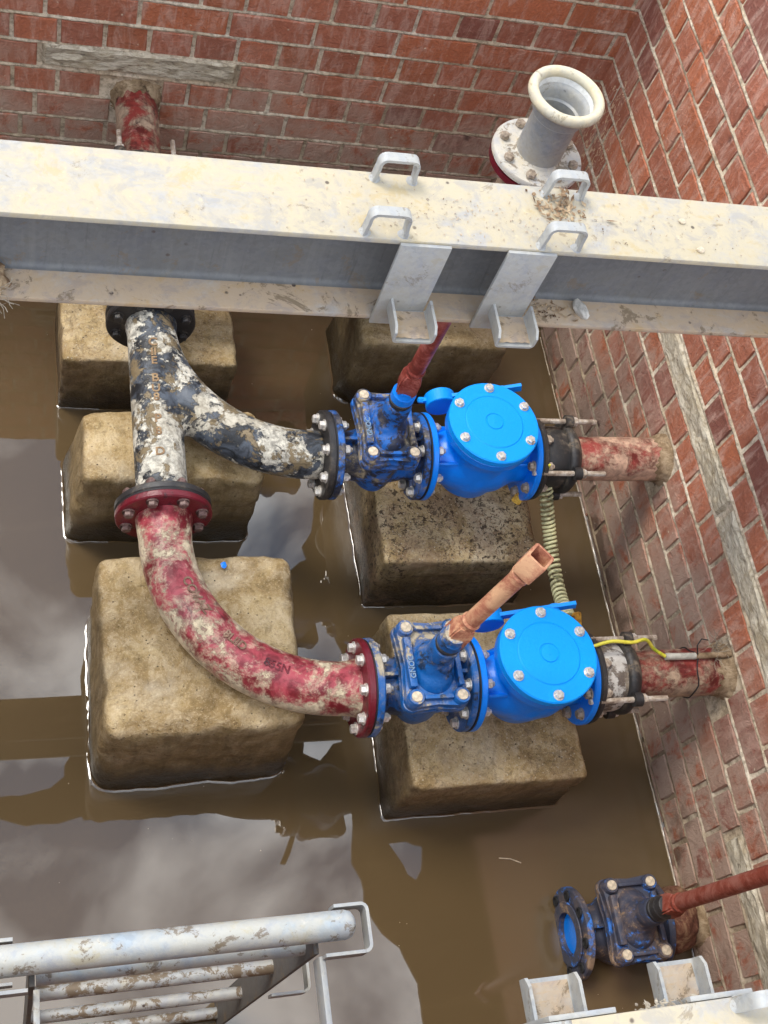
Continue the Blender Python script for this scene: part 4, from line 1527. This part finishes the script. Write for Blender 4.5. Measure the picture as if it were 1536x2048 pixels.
# ------------------------------------------------------------------ earth wires
def helix(path, rad, turns, wire, nper=22):
    path = [Vector(p) for p in path]
    # cumulative length
    seg = [0]
    for a, b in zip(path, path[1:]):
        seg.append(seg[-1] + (b - a).length)
    def at(s):
        s = max(0, min(seg[-1], s))
        for i in range(len(path) - 1):
            if s <= seg[i + 1] + 1e-9:
                f = (s - seg[i]) / (seg[i + 1] - seg[i])
                return path[i].lerp(path[i + 1], f), (path[i + 1] - path[i]).normalized()
    out = []
    n = int(turns * nper)
    for i in range(n + 1):
        f = i / n
        g = f + .02 * sin(f * 9)
        p, d = at(seg[-1] * g)
        u = Vector((0, 0, 1)); u = (u - d * u.dot(d)).normalized(); v = d.cross(u)
        a = 2 * pi * turns * f
        out.append(p + u * rad * cos(a) + v * rad * sin(a))
    return out
def smooth_path(P, n=60):
    P = [Vector(p) for p in P]
    P = [P[0] * 2 - P[1]] + P + [P[-1] * 2 - P[-2]]
    out = []
    for i in range(1, len(P) - 2):
        for k in range(n):
            f = k / n
            a, b, c, d = P[i - 1], P[i], P[i + 1], P[i + 2]
            out.append(.5 * ((2 * b) + (c - a) * f + (2 * a - 5 * b + 4 * c - d) * f * f + (3 * b - a - 3 * c + d) * f ** 3))
    out.append(P[-2])
    return out
t = thing('coiled_earth_wire', 'yellow green coiled earth wire hanging between the two check valves', 'earth wire', (1.33, 1.41, .42))
pth = smooth_path([(1.326, 1.418, .455), (1.338, 1.385, .41), (1.358, 1.30, .34), (1.362, 1.20, .315), (1.352, 1.12, .335), (1.335, 1.045, .385)], 12)
hp = helix(pth, .0150, 33, .0035)
bm = BM(); sweep(bm, [p - Vector(t.location) for p in hp], .0041, seg=8); new_obj('coil', mesh(bm, 'cable_mud', 60), t)
bm = BM()
p2 = smooth_path([hp[0], (1.315, 1.415, .47), (1.306, 1.40, .50), (1.300, 1.405, .535)], 10)
sweep(bm, [p - Vector(t.location) for p in p2], .0034, seg=8); new_obj('lead', mesh(bm, 'cable', 60), t)
def lug(name, label, c, rot):
    bm = BM()
    ring = rrect(.026, .050, .006)
    prism(bm, ring, -.0015, .0015)
    lathe(bm, [(-.005, .006), (.005, .006)], (0, .014, 0), (0, 0, 1), 12)
    sweep(bm, [(-.007, -.02, .002), (-.007, .018, .003)], .003, seg=8)
    o = new_obj(name, mesh(bm, 'lug', 40), None, c)
    o.rotation_euler = rot
    return tag(o, label, 'earthing lug', 'rusty yellow earthing lugs')
lug('earthing_lug', 'rusty yellow lug below the farther check valve at the top of the coiled wire', (1.272, 1.392, .395), (radians(20), radians(-15), radians(-50)))
lug('earthing_lug', 'rusty yellow lug peeping out behind the nearer check valve cover', (1.292, .988, .50), (radians(35), radians(5), radians(10)))
t = thing('earth_wire', 'bright yellow green wire lying over the adaptor onto the nearer wall pipe', 'earth wire', (1.5, Y1, AX + .07))
pth = smooth_path([(1.285, .905, .545), (1.33, .908, .572), (1.385, .905, .568), (1.43, .915, .556), (1.465, .902, .525), (1.50, .885, .5135)], 10)
bm = BM(); sweep(bm, [p - Vector(t.location) for p in pth], .0044, seg=10); new_obj('wire', mesh(bm, 'cable', 60), t)
bm = BM(); sweep(bm, [Vector(p) - Vector(t.location) for p in ((1.495, .886, .5155), (1.575, .884, .5165))], .0085, seg=14); new_obj('sleeve', mesh(bm, 'pvc', 40), t)
bm = BM(); sweep(bm, [Vector(p) - Vector(t.location) for p in ((1.572, .884, .5165), (1.672, .884, .5175))], .0075, seg=14); new_obj('sleeve', mesh(bm, 'clay', 40), t)
bm = BM()
ring = [(1.578 + .003 * sin(k * 1.3), Y1 + .0615 * cos(2 * pi * k / 28), AX + .0615 * sin(2 * pi * k / 28) + (.010 if abs(2 * pi * k / 28 - radians(73)) < .25 else 0)) for k in range(29)]
sweep(bm, [Vector(p) - Vector(t.location) for p in ring], .0016, seg=6, cap=False)
sweep(bm, [Vector(p) - Vector(t.location) for p in ((1.578, .885, .525), (1.57, .90, .545), (1.585, .915, .548), (1.59, .905, .565))], .0016, seg=6)
new_obj('binding_wire', mesh(bm, 'rubber', 60), t)

# ------------------------------------------------------------------ debris
def scatter(name, label, cat, n, region, z, mat, size, seed, center=None, spread=None):
    rnd = random.Random(seed)
    bm = BM()
    for _ in range(n):
        if center:
            x = rnd.gauss(center[0], spread[0]); y = rnd.gauss(center[1], spread[1])
            if not (region[0] < x < region[1] and region[2] < y < region[3]):
                continue
        else:
            x = rnd.uniform(region[0], region[1]); y = rnd.uniform(region[2], region[3])
        s = size * rnd.uniform(.4, 1.3)
        M4 = Matrix.Translation((x, y, z + s * .15)) @ Euler((rnd.uniform(-.5, .5), rnd.uniform(-.5, .5), rnd.uniform(0, 6.3))).to_matrix().to_4x4()
        if rnd.random() < .55:
            vs = [bm.verts.new(M4 @ Vector(p)) for p in ((-s, 0, 0), (-.2 * s, -.34 * s, .1 * s), (s, .05 * s, .15 * s), (.1 * s, .34 * s, 0))]
            bm.faces.new(vs)
        else:
            r = bmesh.ops.create_icosphere(bm, subdivisions=1, radius=s * .45)
            for v in r['verts']:
                v.co = M4 @ Vector((v.co.x * rnd.uniform(.8, 1.2), v.co.y * rnd.uniform(.6, 1), v.co.z * .5))
    o = new_obj(name, mesh(bm, mat, 0))
    if cat:
        tag(o, label, cat)
    o['kind'] = 'stuff'
    return o
scatter('leaf_litter', 'dead leaves caught round the right far handle on the beam', 'leaf litter', 120, (.86, 1.08, 1.34, 1.47), 1.4225, 'leaf', .009, 3, (.958, 1.425), (.030, .022))
scatter('grit', 'crumbs of grit and leaf scattered on top of the far beam', 'grit', 420, (.35, 1.45, 1.325, 1.465), 1.4215, 'galv_low', .0035, 4, (.85, 1.38), (.22, .035))
scatter('brown_grit', 'brown crumbs lying on the lower flange of the far beam', 'grit', 110, (.94, 1.12, 1.325, 1.385), 1.2135, 'leaf', .006, 5, (1.0, 1.352), (.05, .014))
scatter('block_grit', 'dark grit and pebbles strewn over the block below the farther check valve', 'grit', 900, (.93, 1.34, 1.275, 1.42), .279, 'leaf', .0042, 6)
scatter('near_litter', 'twigs and crumbs caught on the near beam edge', 'leaf litter', 90, (.76, .85, .070, .088), 1.404, 'lump', .0055, 8)
bm = BM()
bmesh.ops.create_icosphere(bm, subdivisions=2, radius=.019)
for v in bm.verts:
    v.co = Vector((v.co.x * .7, v.co.y * 1.25, v.co.z * .7)) * (1 + .28 * fbm(v.co, 60, 2))
o = new_obj('stone', mesh(bm, 'pebble', 20), None, (1.070, 1.352, 1.222)); o.rotation_euler = (0, 0, .4)
tag(o, 'grey stone lying on the lower flange of the far beam', 'stone')
for x, y, s, lab in ((1.205, 1.412, .008, 'small white pebble on top of the far beam, right of the leaves'), (1.225, 1.345, .009, 'small cream chip on the near edge of the far beam top')):
    bm = BM()
    bmesh.ops.create_icosphere(bm, subdivisions=2, radius=s)
    for v in bm.verts:
        v.co = Vector((v.co.x, v.co.y * .7, v.co.z * .5)) * (1 + .2 * fbm(v.co, 90, 2))
    o = new_obj('pebble', mesh(bm, 'wax', 40), None, (x, y, 1.4235)); tag(o, lab, 'stone')
# mud lump beside the half sunk valve
bm = BM()
bmesh.ops.create_icosphere(bm, subdivisions=4, radius=.07)
for v in bm.verts:
    v.co = Vector((v.co.x * .9, v.co.y * 1.1, v.co.z * 1.0)) * (1 + .22 * fbm(v.co, 16, 3))
o = new_obj('mud_lump', mesh(bm, 'rustletter_', 60), None, (1.595, .345, .085)); tag(o, 'lump of dried mud in the corner of wall and half sunk valve', 'mud lump')
bm = BM()
yy = .36
rnd = random.Random(12)
while yy < YB - .02:
    l_ = rnd.uniform(.10, .45)
    P_ = [(XW - .007 + .0022 * mnoise.noise(Vector((y_ * 30, 3, 1))), y_, .0015) for y_ in [yy + l_ * q / 24 for q in range(25)]]
    sweep(bm, P_, [.0014 + .0011 * abs(mnoise.noise(Vector((p[1] * 40, 1, 1)))) for p in P_], seg=6)
    yy += l_ + rnd.uniform(0, .05)
o = new_obj('scum_line', mesh(bm, 'wax', 60)); o['kind'] = 'stuff'
bm = BM()
for _ in range(150):
    x, y = rnd.uniform(-.2, 1.6), rnd.uniform(.15, 2.3)
    if mnoise.noise(Vector((x * 3, y * 3, 2))) < .05:
        continue
    lathe(bm, [(.0004, .0012 * rnd.uniform(.4, 1.2)), (.0010, .0006)], (x, y, 0), (0, 0, 1), 6)
o = new_obj('floating_specks', mesh(bm, 'wax', 0)); o['kind'] = 'stuff'
bm = BM()
bmesh.ops.create_icosphere(bm, subdivisions=2, radius=.007)
for v in bm.verts:
    v.co = Vector((v.co.x, v.co.y * 1.2, v.co.z * .35)) * (1 + .5 * fbm(v.co, 150, 2))
o = new_obj('paint_chip', mesh(bm, 'blue_new', 30), None, (.477, 1.206, .3905)); tag(o, 'tiny flake of blue paint lying on the largest block', 'paint chip')
def tuft(name, label, c, n, L_, seed, mat):
    rr = random.Random(seed)
    bm = BM()
    for _ in range(n):
        d = Vector((rr.gauss(0, 1), rr.gauss(0, 1), rr.gauss(.3, .8))).normalized()
        p = Vector((rr.gauss(0, .006), rr.gauss(0, .006), 0))
        P_ = [p.copy()]
        for k in range(6):
            d = (d + Vector((rr.gauss(0, .4), rr.gauss(0, .4), rr.gauss(0, .4)))).normalized()
            p = p + d * (L_ / 6)
            P_.append(p.copy())
        sweep(bm, P_, .0006, seg=4)
    o = new_obj(name, mesh(bm, mat, 60), None, c)
    return tag(o, label, 'roots')
tuft('root_tuft', 'wispy grey roots on top of the nearer wall pipe', (1.640, .905, .512), 26, .05, 2, 'lump')
tuft('root_tuft', 'wispy dead roots hanging at the left end of the far beam', (-.035, 1.328, 1.205), 40, .05, 4, 'lump')
bm = BM()
bmesh.ops.create_icosphere(bm, subdivisions=3, radius=.03)
for v in bm.verts:
    v.co = Vector((v.co.x * 1.1, v.co.y * 1.0, v.co.z * .5)) * (1 + .5 * fbm(v.co, 40, 3))
o = new_obj('mud_lump', mesh(bm, 'leaf', 60), None, (-.035, 1.350, 1.222)); tag(o, 'dark clod of mud on the lower flange at the left edge', 'mud lump')
# floating twig
bm = BM()
sweep(bm, [(-.03, 0, 0), (0, .003, .001), (.03, -.002, 0)], .0014, seg=6)
o = new_obj('twig', mesh(bm, 'wax', 40), None, (1.218, .545, .001)); o.rotation_euler = (0, 0, -.25)
tag(o, 'thin pale twig floating on the water below the front right block', 'twig')

# ------------------------------------------------------------------ unseen dark sheet added overhead, shaped for its reflection in the water
SHEET = [(-0.46, 1.99), (0.05, 1.96), (0.22, 1.99), (0.3, 2.05), (0.3, 2.12), (0.36, 2.24), (1.11, 2.26), (1.74, 2.25), (1.74, 2.1), (1.84, 2.05), (1.94, 2.15), (2.06, 2.15), (2.07, 2.3), (2.14, 2.67), (2.1, 2.74), (2.04, 3.0), (1.97, 3.12), (1.84, 3.15), (1.77, 3.33), (1.87, 3.42), (1.92, 3.44), (1.9, 3.54), (1.99, 3.67), (2.02, 3.79), (2.05, 3.95), (2.1, 4.19), (2.45, 4.38), (3.05, 4.2), (3.05, -0.4), (2.31, -0.19), (2.27, 0.46), (2.28, 0.7), (2.19, 0.88), (2.1, 0.98), (2.01, 1.18), (2.02, 1.3), (1.97, 1.41), (2.0, 1.66), (2.02, 1.82), (2.01, 1.87), (1.96, 1.79), (1.93, 1.72), (1.89, 1.67), (1.66, 1.64), (1.56, 1.45), (1.53, 1.46), (1.63, 1.64), (1.56, 1.67), (1.54, 1.77), (1.38, 1.79), (1.14, 1.85), (0.93, 1.81), (0.64, 1.81), (0.41, 1.79), (0.4, 1.82), (0.27, 1.79), (0.08, 1.79), (-0.06, 1.83), (-0.46, 1.83)]
def wob(P):
    out = []
    for i in range(len(P)):
        a, b = Vector(P[i]), Vector(P[(i + 1) % len(P)])
        n = max(1, int((b - a).length / .05))
        for k in range(n):
            q = a.lerp(b, k / n)
            out.append((q.x + .018 * fbm((q.x, q.y, 1), 5, 3), q.y + .018 * fbm((q.x, q.y, 7), 5, 3)))
    return out
from mathutils.geometry import tessellate_polygon
WP = wob(SHEET)
HOLE = wob([(2.207, 1.524), (2.288, 1.527), (2.429, 1.475), (2.398, 1.326), (2.356, 1.27), (2.303, 1.316), (2.27, 1.412)])
bm = BM()
ALL = WP + HOLE
top = [bm.verts.new((x, y, 4.235)) for x, y in ALL]
bot = [bm.verts.new((x, y, 4.20)) for x, y in ALL]
for a, b, c in tessellate_polygon([[Vector((x, y, 0)) for x, y in WP], [Vector((x, y, 0)) for x, y in HOLE]]):
    bm.faces.new((top[a], top[b], top[c]))
    bm.faces.new((bot[c], bot[b], bot[a]))
for o0, P_ in ((0, WP), (len(WP), HOLE)):
    for k in range(len(P_)):
        a, q = o0 + k, o0 + (k + 1) % len(P_)
        bm.faces.new((bot[a], bot[q], top[q], top[a]))
o = new_obj('overhead_reflection_sheet', mesh(bm, 'dark_sheet', 0))
tag(o, 'unseen dark sheet added above the pit, shaped to give the water its brown reflections', 'added overhead sheet')
